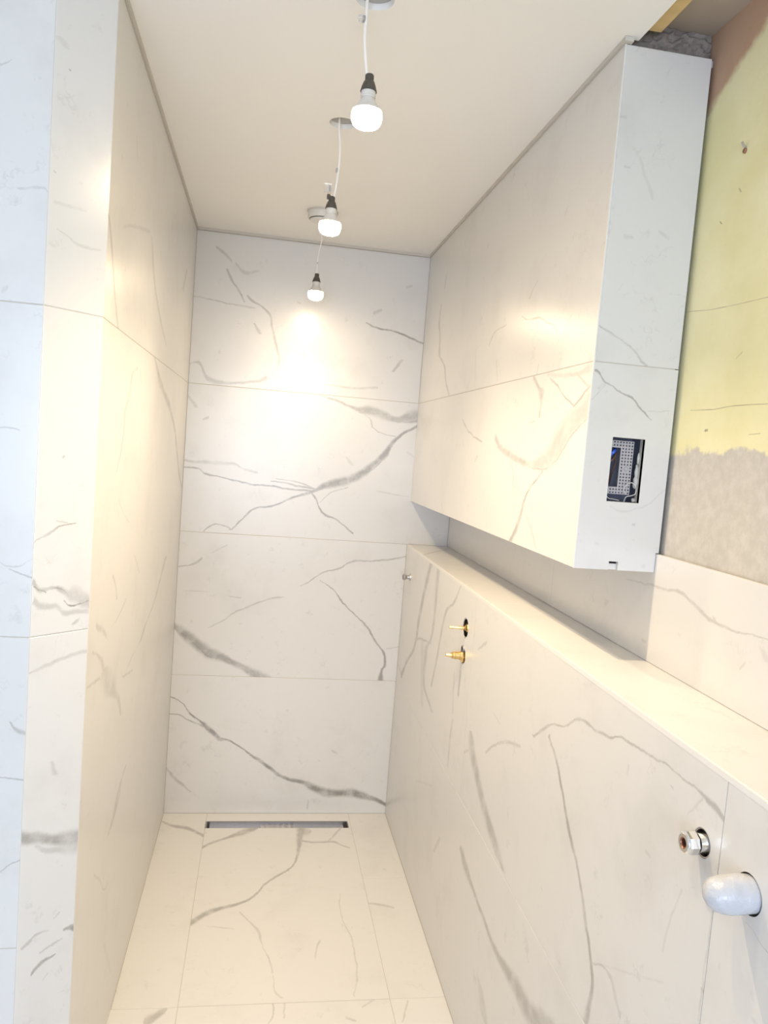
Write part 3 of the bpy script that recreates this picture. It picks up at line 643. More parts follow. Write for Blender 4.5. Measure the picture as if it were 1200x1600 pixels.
# surfaces: (u, v, depth behind the finished face) -> world
def on_back(a, b, d):  return (a, d, b)
def on_left(a, b, d):  return (-d, a, b)
def on_right(a, b, d): return (W + d, a, b)
def on_splash(a, b, d): return (XS + d, a, b)
def on_ledge(a, b, d): return (a, b, ZL - d)
def on_floor(a, b, d): return (a, b, -d)
def on_end(a, b, d):   return (a, YB + d, b)
def on_face(a, b, d):  return (a, YF + d, b)
def on_splay(a, b, d):
    k = math.hypot(SA, SB)
    return (a - d * SB / k, YC + a * SB / SA + d * SA / k, b)

def circle(cx, cy, rad, n=28, ry=None):
    ry = ry or rad
    return [(cx + rad * math.cos(2 * math.pi * k / n), cy + ry * math.sin(2 * math.pi * k / n)) for k in range(n)]

def plate(name, surf, outer, holes, d0, d1, mat, parent=None):
    """a sheet with any outline and holes, from depth d0 to d1"""
    bm = bmesh.new()
    loops = []
    for lp in [outer] + holes:
        vs = [bm.verts.new((x, y, 0)) for x, y in lp]
        loops.append([bm.edges.new((vs[i], vs[(i + 1) % len(vs)])) for i in range(len(vs))])
    bmesh.ops.triangle_fill(bm, use_beauty=True, use_dissolve=False, edges=[e for l in loops for e in l], normal=(0, 0, 1))
    faces = list(bm.faces)
    ex = bmesh.ops.extrude_face_region(bm, geom=faces)
    back = [g for g in ex['geom'] if isinstance(g, bmesh.types.BMVert)]
    for v_ in back: v_.co.z = 1.0
    bmesh.ops.recalc_face_normals(bm, faces=bm.faces)
    cx = sum(p_[0] for p_ in outer) / len(outer); cy = sum(p_[1] for p_ in outer) / len(outer)
    c = Vector(surf(cx, cy, (d0 + d1) / 2))
    for v_ in bm.verts:
        v_.co = Vector(surf(v_.co.x, v_.co.y, d0 + (d1 - d0) * v_.co.z)) - c
    return from_bm(name, bm, mat, parent, c - origin_of(parent))

def rect(a0, a1, b0, b1): return [(a0, b0), (a1, b0), (a1, b1), (a0, b1)]

SEED = [0]
def tile(name, surf, a0, a1, b0, b1, key, axes, parent, holes=None, outer=None, gap=(1, 1, 1, 1), lift=0.0):
    SEED[0] += 1
    mat = marble(key, axes, SEED[0])
    a0 += G * gap[0]; a1 -= G * gap[1]; b0 += G * gap[2]; b1 -= G * gap[3]
    if holes or outer:
        return plate(name, surf, outer or rect(a0, a1, b0, b1), holes or [], -lift, T, mat, parent)
    bm = bmesh.new(); e = 0.0007
    c = Vector(surf((a0 + a1) / 2, (b0 + b1) / 2, T / 2))
    def ring(i, d): return [bm.verts.new(Vector(surf(x, y, d)) - c) for x, y in rect(a0 + i, a1 - i, b0 + i, b1 - i)]
    R0, R1, R2 = ring(e, -lift), ring(0, e - lift), ring(0, T)
    bm.faces.new(R0); bm.faces.new(R2[::-1])
    for A, B in ((R0, R1), (R1, R2)):
        for k in range(4): bm.faces.new((A[k], B[k], B[(k + 1) % 4], A[(k + 1) % 4]))
    return from_bm(name, bm, mat, parent, c - origin_of(parent))

def structure(o, label, cat):
    return tag(o, label, cat, kind='structure')

# ------------------------------------------------------------------ floor
DX0, DX1, DY0, DY1 = 0.176, 0.772, -0.127, -0.068
drain_hole = rect(DX0, DX1, DY0, DY1)
floor = plate('floor', on_floor, rect(XL, XP, YN, 0.05), [drain_hole], D, 0.10, M['grout'])
structure(floor, 'cream marble-look tiled floor of the narrow shower room', 'floor')
FX0, FX1, FY1 = 0.180, 0.782, -1.125
tile('floor_tile', on_floor, FX0, FX1, FY1, 0.0, 'F1', 'XY', floor,
     outer=[(FX0 + G, FY1 + G), (FX1 - G, FY1 + G), (FX1 - G, -0.0015), (FX0 + G, -0.0015)],
     holes=[rect(DX0 + 0.006, DX1, DY0, DY1)])
tile('floor_tile', on_floor, 0.0, FX0, FY1, 0.0, 'F2', 'XY', floor)
tile('floor_tile', on_floor, FX1, W, -0.497, 0.0, 'F3a', 'XY', floor)
tile('floor_tile', on_floor, FX1, W, FY1, -0.497, 'F3', 'XY', floor)
tile('floor_tile', on_floor, FX0 - 0.6, FX0, FY1 - 1.2, FY1, 'F4', 'XY', floor)
tile('floor_tile', on_floor, FX0, FX1, FY1 - 1.2, FY1, 'F5', 'XY', floor)
tile('floor_tile', on_floor, FX1, W, FY1 - 1.2, FY1, 'F6', 'XY', floor)
for j in range(2):
    y1 = FY1 - 1.2 - 1.2 * j
    for x0, x1 in ((FX0 - 1.8, FX0 - 1.2), (FX0 - 1.2, FX0 - 0.6), (FX0 - 0.6, FX0), (FX0, FX1), (FX1, W)):
        tile('floor_tile', on_floor, x0, x1, y1 - 1.2, y1, 'plain', 'XY', floor)

# ------------------------------------------------------------------ back wall
wall_back = box('wall_back', (-0.10, D, -0.02), (XP + 0.1, 0.10, HO), M['grout'])
structure(wall_back, 'marble-look tiled back wall behind the lamps and floor drain', 'wall')
BX = XS
tile('wall_tile', on_back, 0.0, W, 0.0, Z1, 'B1', 'XZ', wall_back)
tile('wall_tile', on_back, 0.0, W, Z1, Z2, 'B2', 'XZ', wall_back)
tile('wall_tile', on_back, 0.0, BX, Z2, Z3, 'B3', 'XZ', wall_back)
tile('wall_tile', on_back, 0.0, W, Z3, H - 0.011, 'B4', 'XZ', wall_back)

# ------------------------------------------------------------------ left wall
k = math.hypot(SA, SB)
def corner_poly(off):
    """outline of the left wall core in plan, set back by off behind the finished faces"""
    # intersection of x=-off with the splay line offset by off
    yA = YC + (-off) * SB / SA + off * k / SA
    # intersection of y=YF+off with the splay line offset by off
    xB = (YF + off - YC - off * k / SA) * SA / SB
    return [(-off, 0.05), (-off, yA), (xB, YF + off), (XL, YF + off), (XL, YF + off + 0.08), (-0.10, YF + off + 0.08), (-0.12, 0.05)]
def prism(name, poly, z0, z1, mat):
    bm = bmesh.new()
    vs = [bm.verts.new((x, y, z0)) for x, y in poly]
    fc = bm.faces.new(vs)
    ex = bmesh.ops.extrude_face_region(bm, geom=[fc])
    for g_ in ex['geom']:
        if isinstance(g_, bmesh.types.BMVert): g_.co.z = z1
    return from_bm(name, bm, mat)
wall_left = prism('wall_left', corner_poly(D), -0.02, HO, M['grout'])
structure(wall_left, 'marble-look tiled left wall with a splayed near end', 'wall')
tile('wall_tile', on_left, YC, 0.0, 0.0, Z3, 'LL', 'YZ', wall_left, gap=(0.2, 1, 1, 1))
tile('wall_tile', on_left, YC, 0.0, Z3, H - 0.011, 'LU', 'YZ', wall_left, gap=(0.2, 1, 1, 1))
for z0, z1, key in ((0, Z2, 'SL'), (Z2, Z3, 'SM'), (Z3, H - 0.011, 'SU')):
    tile('wall_tile', on_splay, -SA, 0.0, z0, z1, key, 'XZ', wall_left, gap=(0.6, 0.2, 1, 1))
for z0, z1, key in ((0, Z1, 'AB'), (Z1, Z2, 'AL'), (Z2, Z3, 'AM'), (Z3, H - 0.011, 'AU')):
    tile('wall_tile', on_face, -SA - 1.2, -SA, z0, z1, key, 'XZ', wall_left, gap=(1, 0.6, 1, 1))

# ------------------------------------------------------------------ right side: old wall, splashback, half wall with ledge
wall_right = box('wall_right', (XP, YN, -0.02), (XP + 0.10, T, HO), M['plaster'])
structure(wall_right, 'old plaster wall with worn yellow paint above grey patched plaster', 'wall')
SP = 1.2
ys = [0.0, -1.2, -2.4, -3.6, -4.8]
for i in range(4):
    tile('splashback_tile', on_splash, ys[i + 1], ys[i], ZL - 0.0004, ZS, 'S1' if i in (0, 1) else 'S9', 'YZ', wall_right)

VJ1, VJ2 = -1.093, -2.293
V1 = (-0.997, 1.078); V2 = (-0.995, 0.993); SO = (-0.122, 1.076); CF = (-2.252, 1.084); DP = (-2.357, 1.074)
h_v1 = circle(*V1, 0.031); h_v2 = circle(*V2, 0.030, ry=0.026); h_so = circle(*SO, 0.012, 20)
h_cf = circle(*CF, 0.0203); h_dp = circle(*DP, 0.0255, 36)
wall_low = plate('wall_right_lower', on_right, rect(-4.9, 0.0, 0.0, ZL - T), [h_v1, h_v2, h_so, h_cf, h_dp], D, 0.03, M['grout'])
structure(wall_low, 'marble-look tiled half wall with a ledge and pipe openings', 'wall')
tile('wall_tile', on_right, VJ1, 0.0, Z1, ZL, 'R1', 'YZ', wall_low, holes=[h_v1, h_v2, h_so])
tile('wall_tile', on_right, VJ2, VJ1, Z1, ZL, 'R2', 'YZ', wall_low, holes=[h_cf])
tile('wall_tile', on_right, VJ2 - 1.2, VJ2, Z1, ZL, 'R3', 'YZ', wall_low, holes=[h_dp])
tile('wall_tile', on_right, -4.7, VJ2 - 1.2, Z1, ZL, 'R9', 'YZ', wall_low)
tile('wall_tile', on_right, -2.29, 0.0, 0.0, Z1, 'R4', 'YZ', wall_low)
tile('wall_tile', on_right, -3.49, -2.29, 0.0, Z1, 'R8', 'YZ', wall_low)
tile('wall_tile', on_right, -4.69, -3.49, 0.0, Z1, 'R8b', 'YZ', wall_low)
box('backing', (W + 0.10, -4.9, 0.0), (XP - 0.0005, -0.001, ZL - 0.0015), M['dark'], wall_low)  # solid block, coloured dark as the shade inside the hollow half wall
LX = W + 0.0035
for i in range(4):
    y0, y1 = ys[i + 1], ys[i]
    tile('ledge_tile', on_ledge, LX, XS + 0.006, y0, y1, 'K1' if i == 0 else 'K%d' % (i + 5), 'XY', wall_low)
box('edge_profile', (W - 0.0004, -4.8, ZL - 0.008), (W + 0.0025, -0.0015, ZL + 0.0006), M['edge'], wall_low)

# ------------------------------------------------------------------ boxed-out unit above the ledge
SX0, SX1, SZ0, SZ1 = 1.003, 1.073, 1.5225, 1.652
sock = rect(SX0, SX1, SZ0, SZ1)
ZT = 2.400
XE = 1.1285
box_front = plate('wall_right_upper', on_right, rect(YB + 0.004, 0.0, ZB + 0.004, ZT), [], D, 0.02, M['grout'])
structure(box_front, 'marble-look tiled boxed-out wall above the ledge, switch opening in its end', 'wall')
plate('end_board', on_end, rect(W + 0.004, XS - 0.002, ZB + 0.02, ZT - 0.002), [sock], D, 0.02, M['grout'], box_front)
box('soffit_board', (W + T, YB + T, ZB), (XS - 0.001, -0.001, ZB + 0.012), M['edge'], box_front)
box('top_board', (W + T, YB + T, ZT - 0.012), (XP - 0.001, -0.001, ZT), M['board'], box_front)
tile('wall_tile', on_right, YB + 0.003, 0.0, ZB, Z3, 'BL', 'YZ', box_front, gap=(0, 1, 0, 1))
tile('wall_tile', on_right, YB + 0.003, 0.0, Z3, ZT - 0.001, 'BU', 'YZ', box_front, gap=(0, 1, 1, 0))
x0 = W + 0.003
endL = [(x0, ZB), (1.022, ZB), (1.022, 1.4005), (1.042, 1.4005), (1.042, ZB), (XS - 0.0008, ZB), (XS - 0.0008, ZS + 0.0008), (XE, ZS + 0.0008), (XE, Z3 - G), (x0, Z3 - G)]
tile('wall_tile', on_end, x0, XE, ZB, Z3, 'EL', 'XZ', box_front, outer=endL, holes=[sock])
tile('wall_tile', on_end, x0, XE, Z3, ZT - 0.001, 'EU', 'XZ', box_front, gap=(0, 0, 1, 0))
box('edge_profile', (W - 0.0003, YB - 0.0003, ZB), (W + 0.0028, YB + 0.0028, ZT - 0.001), M['edge'], box_front)

# ------------------------------------------------------------------ ceilings
H1 = (0.462, -1.717); H2 = (0.460, -1.161); H0 = (0.462, -2.273); H3 = (0.467, -0.405)
CX1 = W + 0.026
def on_ceil(a, b, d): return (a, b, H + d)
ceil_holes = [circle(*H1, 0.036, 32), circle(*H2, 0.0345, 32), circle(*H0, 0.035, 32)]
outline = [(CX1, YN), (CX1, YB + 0.001), (W - 0.004, YB + 0.001), (W - 0.004, -0.004), (0.004, -0.004), (0.004, YC - 0.001), (-SA, YF - 0.004), (XL, YF - 0.004), (XL, YN)]
ceiling = plate('ceiling', on_ceil, outline, ceil_holes, 0.0, 0.0125, M['paint'])
hole_shade_board = plate('backer_board', on_ceil, rect(0.3, 0.62, -2.5, -0.95), [circle(0.449, H1[1], 0.005, 12), circle(0.4508, H2[1], 0.005, 12), circle(0.455, H0[1], 0.005, 12)], 0.0127, 0.024, M['board'], ceiling)  # grey board added above the cut-outs so they look moderately shaded
structure(ceiling, 'smooth white suspended ceiling with round lamp cut-outs', 'ceiling')
ceiling_upper = box('ceiling_upper', (XL, YN, HO), (XP + 0.1, 0.10, HO + 0.1), M['old_ceiling'])
structure(ceiling_upper, 'old brownish plaster ceiling above the suspended one, in the open gap', 'ceiling')
t1 = box('trim_1', (0.0, -0.0085, H - 0.010), (W, 0.0085, H + 0.004), M['trim'])
structure(t1, 'thin grey shadow gap profile along the top of the back wall', 'trim')
t2 = box('trim_2', (-0.0085, YC, H - 0.010), (0.0055, -0.0085, H + 0.004), M['trim'])
structure(t2, 'thin grey shadow gap profile along the top of the left wall', 'trim')
t3 = box('trim_3', (W - 0.0055, YB - 0.01, ZT), (W + 0.012, -0.0085, H - 0.0005), M['trim'])
structure(t3, 'thin grey shadow gap profile along the top of the boxed-out wall', 'trim')

mort = bmesh.new()
random.seed(4)
nx, nz = 22, 9
grid = [[mort.verts.new((0.955 + (XP - 0.957) * i / nx, YB + 0.022 + random.uniform(-0.004, 0.004), 2.402 + (HO - 2.403) * j / nz)) for j in range(nz + 1)] for i in range(nx + 1)]
for i in range(nx):
    for j in range(nz): mort.faces.new((grid[i][j], grid[i + 1][j], grid[i + 1][j + 1], grid[i][j + 1]))
ext = bmesh.ops.extrude_face_region(mort, geom=list(mort.faces))
for g_ in ext['geom']:
    if isinstance(g_, bmesh.types.BMVert): g_.co.y = -0.02
mortar = from_bm('rough_masonry', mort, M['mortar'], wall_right, -origin_of(wall_right))
mortar['label'] = 'rough grey brown mortar above the boxed-out unit'
batten = box('timber_batten', (0.9745, YN + 0.02, 2.4235), (1.011, YB - 0.012, HO - 0.0005), M['timber'], bevel=0.001)
tag(batten, 'pale yellow timber batten along the open edge of the ceiling', 'batten')

# ------------------------------------------------------------------ rest of the room behind the camera
wl2 = box('wall_far_left', (XL - 0.1, YN, -0.02), (XL, YF + 0.1, HO), M['white_wall'])
structure(wl2, 'plain white plaster wall at the far left of the room', 'wall')
WX0, WX1, WZ0, WZ1 = -0.95, 0.75, 0.8, 2.1
def on_behind(a, b, d): return (a, YN - d, b)
wb = plate('wall_behind', on_behind, rect(XL, XP + 0.1, -0.02, HO), [rect(WX0, WX1, WZ0, WZ1)], 0.0, 0.2, M['white_wall'])
structure(wb, 'plain white plaster wall with the window behind the camera', 'wall')
bm = bmesh.new()
for lo, hi in (((WX0, YN - 0.14, WZ0), (WX1, YN - 0.08, WZ0 + 0.06)), ((WX0, YN - 0.14, WZ1 - 0.06), (WX1, YN - 0.08, WZ1)),
               ((WX0, YN - 0.14, WZ0 + 0.06), (WX0 + 0.06, YN - 0.08, WZ1 - 0.06)), ((WX1 - 0.06, YN - 0.14, WZ0 + 0.06), (WX1, YN - 0.08, WZ1 - 0.06))):
    box_bm(lo, hi, bm)
w1 = from_bm('window_1', bm, M['white_plastic'])
structure(w1, 'white framed window in the wall behind the camera', 'window')

# ------------------------------------------------------------------ hanging bulbs
def empty(name, loc):
    o = bpy.data.objects.new(name, None)
    o.empty_display_size = 0.05
    o.location = loc
    col.objects.link(o)
    return o

def bulb_parts(root, base, c, glow='glow', beam=1.0):
    """lamp holder and LED bulb with its dome centred on c"""
    o = [c[i] - base[i] for i in range(3)]
    hold = lathe_bm([(0, 0.0775), (0.0070, 0.0775), (0.0082, 0.0755), (0.0082, 0.0660), (0.0100, 0.0645), (0.0132, 0.0560), (0.0152, 0.0485), (0.0156, 0.0470), (0, 0.0470)], 28, origin=o)
    hd = from_bm('lamp_holder', hold, M['black'], root, smooth=True)
    from_bm('collar', lathe_bm([(0, 0.0468), (0.0136, 0.0468), (0.0136, 0.0420), (0.0144, 0.0415), (0.0144, 0.0385), (0.0136, 0.0380), (0.0136, 0.0345), (0, 0.0345)], 28, origin=o), M['white_plastic'], root, smooth=True)
    bl = from_bm('bulb', lathe_bm([(0, 0.0344), (0.0128, 0.0344), (0.0140, 0.0310), (0.0180, 0.0245), (0.0240, 0.0170), (0.0280, 0.0115), (0, 0.0110)], 32, origin=o), M['white_plastic'], root, smooth=True)
    from_bm('glass_dome', lathe_bm([(0.0280, 0.0114), (0.0291, 0.0070), (0.0293, 0.0020), (0.0287, -0.0040), (0.0268, -0.0090), (0.0246, -0.0120)], 32, origin=o), M['dome'], bl, smooth=True)
    from_bm('frosted_front', lathe_bm([(0.0246, -0.0120), (0.0215, -0.0145), (0.0160, -0.0170), (0.0085, -0.0185), (0, -0.0190)], 32, origin=o), M[glow], bl, smooth=True)
    sp = bpy.data.lights.new('lamp_beam', 'SPOT')
    sp.energy = BEAM * beam
    sp.color = BULB_COLOR[:3]
    sp.spot_size = math.radians(132)
    sp.spot_blend = 1.0
    sp.shadow_soft_size = 0.008
    so_ = bpy.data.objects.new('lamp_beam', sp)
    so_.location = (o[0], o[1], o[2] - 0.036)
    so_.parent = root
    col.objects.link(so_)

def lamp(label, hole, cord, c, conn, cord_r=0.0029, **kw):
    base = (hole[0], hole[1], H)
    root = empty('pendant_bulb', base)
    tag(root, label, 'lamp', 'bare bulbs hanging in a row from the ceiling')
    loc = lambda q: (q[0] - base[0], (q[1] if len(q) == 3 else hole[1]) - base[1], q[-1] - base[2])
    from_bm('cord', tube_bm([loc(q) for q in cord], cord_r), M['cable_white'], root, smooth=True)
    bulb_parts(root, base, c, **kw)
    for kind, q, sz in conn:
        p_ = loc(q)
        lo = [p_[i] - sz[i] / 2 for i in range(3)]; hi = [p_[i] + sz[i] / 2 for i in range(3)]
        co = from_bm('wire_connector', box_bm(lo, hi, bevel=0.0012), M['clear' if kind == 'clear' else 'steel' if kind == 'metal' else 'black'], root)
        if kind == 'clear':
            lo2 = [p_[0] + sz[0] * 0.10, p_[1] - sz[1] * 0.3, p_[2] - sz[2] * 0.35]; hi2 = [p_[0] + sz[0] * 0.38, p_[1] + sz[1] * 0.3, p_[2] + sz[2] * 0.3]
            from_bm('contact', box_bm(lo2, hi2), M['steel'], co)
    return root

y1 = H1[1]
lamp('lit bare bulb hanging nearest the viewer, largest of the row', H1,
     [(0.449, y1, HO), (0.448, y1, 2.405), (0.4482, y1, 2.372), (0.4484, y1, 2.338), (0.4522, y1, 2.305), (0.4570, y1, 2.276)],
     (0.4625, y1, 2.1985), [('clear', (0.4405, y1, 2.3715), (0.013, 0.010, 0.010))], beam=1.35)
y2 = H2[1]
lamp('middle bare bulb of the visible row, hanging below the small round hole', H2,
     [(0.4505, y2, HO), (0.4512, y2, 2.398), (0.4566, y2, 2.358), (0.4577, y2, 2.310), (0.4547, y2, 2.262), (0.4496, y2, 2.221)],
     (0.4455, y2, 2.1475), [('metal', (0.4530, y2, 2.292), (0.006, 0.006, 0.012)), ('clear', (0.4340, y2, 2.245), (0.020, 0.012, 0.022)), ('black', (0.4370, y2, 2.224), (0.009, 0.009, 0.012))])
y3 = -0.28
lamp('farthest and smallest lit bulb, hanging in front of the tiled back wall', (0.472, y3),
     [(0.472, y3, H + 0.001), (0.4750, y3, 2.372), (0.4765, y3, 2.342), (0.4695, y3, 2.296), (0.4668, y3, 2.259), (0.4672, y3, 2.221)],
     (0.4680, y3, 2.143), [('metal', (0.4668, y3, 2.259), (0.006, 0.006, 0.007))], cord_r=0.0019, beam=0.3)
y0_ = H0[1]
lamp('bare bulb hanging over the near end of the half wall', H0,
     [(0.455, y0_, HO), (0.455, y0_, 2.40), (0.458, y0_, 2.34), (0.460, y0_, 2.277)],
     (0.462, y0_, 2.20), [], glow='glow_weak', beam=0.35)

vx, vy = H3
vent = empty('ceiling_vent', (vx, vy, H))
tag(vent, 'white round ceiling vent beside the farthest bulbs', 'vent')
from_bm('rim', lathe_bm([(0.050, 0), (0.0545, 0), (0.0545, -0.004), (0.0525, -0.0060), (0.050, -0.0060)], 40), M['trim'], vent, smooth=True)
from_bm('body', lathe_bm([(0.0515, -0.004), (0.0515, -0.026), (0.0498, -0.0285), (0.046, -0.0285), (0.046, -0.002)], 40), M['white_plastic'], vent, smooth=True)
from_bm('disc', lathe_bm([(0.0, -0.040), (0.030, -0.0395), (0.043, -0.0350), (0.0445, -0.0310), (0.040, -0.0285), (0.0, -0.0285)], 40), M['white_plastic'], vent, smooth=True)

# ------------------------------------------------------------------ floor drain
drain = empty('floor_drain', ((DX0 + DX1) / 2, (DY0 + DY1) / 2, -0.035))
tag(drain, 'long narrow steel linear drain in the floor below the back wall', 'drain')
bx, by, bz = drain.location
def ch(lo, hi, bm=None): return box_bm([lo[0] - bx, lo[1] - by, lo[2] - bz], [hi[0] - bx, hi[1] - by, hi[2] - bz], bm)
e = 0.0005
bm = ch((DX0 + 0.006 + e, DY0 + e, -0.036), (DX1 - e, DY1 - e, -0.034))
ch((DX0 + 0.006 + e, DY0 + e, -0.034), (DX1 - e, DY0 + 0.003, -0.0015), bm)
ch((DX0 + 0.006 + e, DY1 - 0.003, -0.034), (DX1 - e, DY1 - e, -0.0015), bm)
ch((DX0 + 0.006 + e, DY0 + 0.003, -0.034), (DX0 + 0.010, DY1 - 0.003, -0.0015), bm)
ch((DX1 - 0.004, DY0 + 0.003, -0.034), (DX1 - e, DY1 - 0.003, -0.0015), bm)
from_bm('channel', bm, M['dull_steel'], drain)
for s_ in (-1, 1):
    bm = bmesh.new()
    xa, xb = (0.196, 0.400) if s_ < 0 else (0.548, 0.752)
    ch((xa, DY0 + 0.022, -0.026), (xb, DY1 - 0.0035, -0.012), bm)
    from_bm('inner_rail', bm, M['steel'], drain)
bm = bmesh.new()
seg = 18
prev = None
for i in range(seg + 1):
    x = 0.400 + 0.148 * i / seg
    bulge = math.sin(math.pi * i / seg)
    ya, yb_ = DY0 + 0.022 - 0.017 * bulge ** 0.6, DY1 - 0.004
    z = -0.012 + 0.002 * math.sin(i * 2.1)
    row = [bm.verts.new((x - bx, ya - by, -0.030 - bz)), bm.verts.new((x - bx, ya - by, z - 0.006 - bz)), bm.verts.new((x - bx, ya + 0.012 - by, z - bz)), bm.verts.new((x - bx, yb_ - by, z - bz))]
    if prev:
        for k_ in range(3): bm.faces.new((prev[k_], prev[k_ + 1], row[k_ + 1], row[k_]))
    prev = row
from_bm('trap_cover', bm, M['steel'], drain, smooth=True)

# ------------------------------------------------------------------ pipe fittings in the half wall
def fitting(name, label, cat, yz):
    o = empty(name, (W, yz[0], yz[1]))
    return tag(o, label, cat)

# small chrome outlet near the back wall
so = fitting('shower_outlet', 'small chrome pipe outlet on the half wall near the back wall', 'outlet', SO)
from_bm('flange', lathe_bm([(0, -0.0025), (0.0150, -0.0025), (0.0155, -0.0010), (0.0155, 0.0), (0, 0.0)], 24, 'X'), M['steel'], so, smooth=True)
from_bm('spool', lathe_bm([(0.0085, -0.0025), (0.0085, -0.010), (0.0075, -0.014), (0.0085, -0.018), (0.0120, -0.021), (0.0130, -0.024), (0.0130, -0.029), (0.0095, -0.031), (0.0095, -0.024), (0, -0.024)], 24, 'X'), M['steel'], so, smooth=True)

# thermostatic valve: upper spindle
va = fitting('upper_valve_spindle', 'upper brass valve spindle, thin rod in a round tile hole', 'valve', V1)
from_bm('sleeve', lathe_bm([(0.0300, 0.0015), (0.0300, 0.028), (0.0275, 0.028), (0.0275, 0.0015), (0.0300, 0.0015)], 32, 'X'), M['chrome'], va, smooth=True)
from_bm('cartridge', lathe_bm([(0, 0.004), (0.0120, 0.004), (0.0130, 0.007), (0.0130, 0.030), (0, 0.030)], 6, 'X'), M['brass'], va)
from_bm('spindle', lathe_bm([(0, -0.0505), (0.0032, -0.0505), (0.0040, -0.0495), (0.0040, -0.020), (0.0052, -0.018), (0.0052, -0.002), (0.0085, 0.0), (0.0085, 0.006), (0, 0.006)], 18, 'X'), M['brass'], va, smooth=True)
from_bm('cavity_shade_disc', lathe_bm([(0, 0.0300), (0.0300, 0.0300), (0.0300, 0.0320), (0, 0.0320)], 32, 'X'), M['dark'], va)  # dark disc closing the hole, painted as its deep shade
# lower valve
vb = fitting('lower_valve_spindle', 'lower brass valve with a thick hexagonal body and short spindle', 'valve', V2)
from_bm('sleeve', lathe_bm([(0.0255, 0.0015), (0.0255, 0.028), (0.0230, 0.028), (0.0230, 0.0015), (0.0255, 0.0015)], 32, 'X'), M['chrome'], vb, smooth=True)
from_bm('hex_nut', lathe_bm([(0, -0.006), (0.0165, -0.006), (0.0180, -0.004), (0.0180, 0.012), (0, 0.012)], 6, 'X', origin=(0, 0, -0.003)), M['brass'], vb)
from_bm('valve_body', lathe_bm([(0, -0.034), (0.0090, -0.034), (0.0105, -0.033), (0.0105, -0.026), (0.0118, -0.025), (0.0118, -0.012), (0.0132, -0.011), (0.0132, -0.005), (0, -0.005)], 24, 'X'), M['brass'], vb, smooth=True)
from_bm('spindle', lathe_bm([(0, -0.0530), (0.0045, -0.0530), (0.0052, -0.0520), (0.0052, -0.044), (0.0066, -0.042), (0.0066, -0.033), (0, -0.033)], 18, 'X'), M['brass'], vb, smooth=True)
from_bm('stop_ring', lathe_bm([(0.0100, -0.003), (0.0140, -0.003), (0.0140, 0.004), (0.0100, 0.004), (0.0100, -0.003)], 20, 'X', origin=(0, 0.004, 0.0165)), M['steel'], vb, smooth=True)
from_bm('cavity_shade_disc', lathe_bm([(0, 0.0300), (0.0300, 0.0300), (0.0300, 0.0320), (0, 0.0320)], 32, 'X'), M['dark'], vb)  # shade at the bottom of the lower hole, painted on a disc

# chrome compression fitting
cf = fitting('compression_fitting', 'chrome compression fitting with copper pipe end, beside the wrapped pipe', 'fitting', CF)
from_bm('sleeve', lathe_bm([(0.01989, 0.0008), (0.01989, 0.028), (0.01806, 0.028), (0.01806, 0.0008), (0.01989, 0.0008)], 32, 'X'), M['steel'], cf, smooth=True)
from_bm('body', lathe_bm([(0, 0.026), (0.01525, 0.026), (0.01525, 0.004), (0.01281, 0.001), (0.01281, -0.008), (0, -0.008)], 24, 'X'), M['chrome'], cf, smooth=True)
from_bm('hex_nut', lathe_bm([(0.00854, -0.027), (0.01281, -0.027), (0.01562, -0.0250), (0.01635, -0.022), (0.01635, -0.012), (0.01488, -0.009), (0.00854, -0.009)], 8, 'X'), M['chrome'], cf)
from_bm('front_ring', lathe_bm([(0.00781, -0.0245), (0.00781, -0.0285), (0.01220, -0.0285), (0.01366, -0.0268), (0.01220, -0.0245)], 28, 'X'), M['chrome'], cf, smooth=True)
from_bm('pipe_end', lathe_bm([(0.00805, -0.0270), (0.00634, -0.0270), (0.00634, -0.010), (0, -0.010), (0, -0.009), (0.00805, -0.009), (0.00805, -0.0270)], 24, 'X'), M['copper'], cf, smooth=True)

# waste pipe wrapped in plastic
wp = fitting('waste_pipe_stub', 'waste pipe stub wrapped in white plastic film poking from the half wall', 'pipe', DP)
from_bm('pipe', lathe_bm([(0, -0.020), (0.0205, -0.020), (0.0205, 0.028), (0, 0.028)], 32, 'X'), M['white_plastic'], wp, smooth=True)
bm = bmesh.new()
random.seed(11)
prof = [(0.0226, 0.026), (0.0226, 0.006), (0.0231, -0.004), (0.0236, -0.016), (0.0234, -0.028), (0.0222, -0.038), (0.0196, -0.047), (0.0155, -0.053), (0.0105, -0.0570), (0.005, -0.0590), (0, -0.0595)]
bm = lathe_bm(prof, 40, 'X')
for v_ in bm.verts:
    if v_.co.x < 0.004:
        a_ = math.atan2(v_.co.z, v_.co.y)
        k_ = 1 + 0.022 * math.sin(3 * a_ + v_.co.x * 150) + 0.014 * math.sin(7 * a_ - v_.co.x * 330) + random.uniform(-0.010, 0.010)
        v_.co.y *= k_; v_.co.z *= k_
from_bm('plastic_wrap', bm, M['wrap'], wp, smooth=True)
from_bm('wrap_knot', lathe_bm([(0, -0.006), (0.0035, -0.004), (0.0048, 0.0), (0.003, 0.004), (0, 0.006)], 10, 'X', origin=(-0.030, 0.005, -0.0225)), M['wrap'], wp, smooth=True)
from_bm('cavity_shade_disc', lathe_bm([(0, 0.0302), (0.0255, 0.0302), (0.0255, 0.0320), (0, 0.0320)], 32, 'X'), M['dark'], wp)  # disc coloured dark for the shade behind the pipe

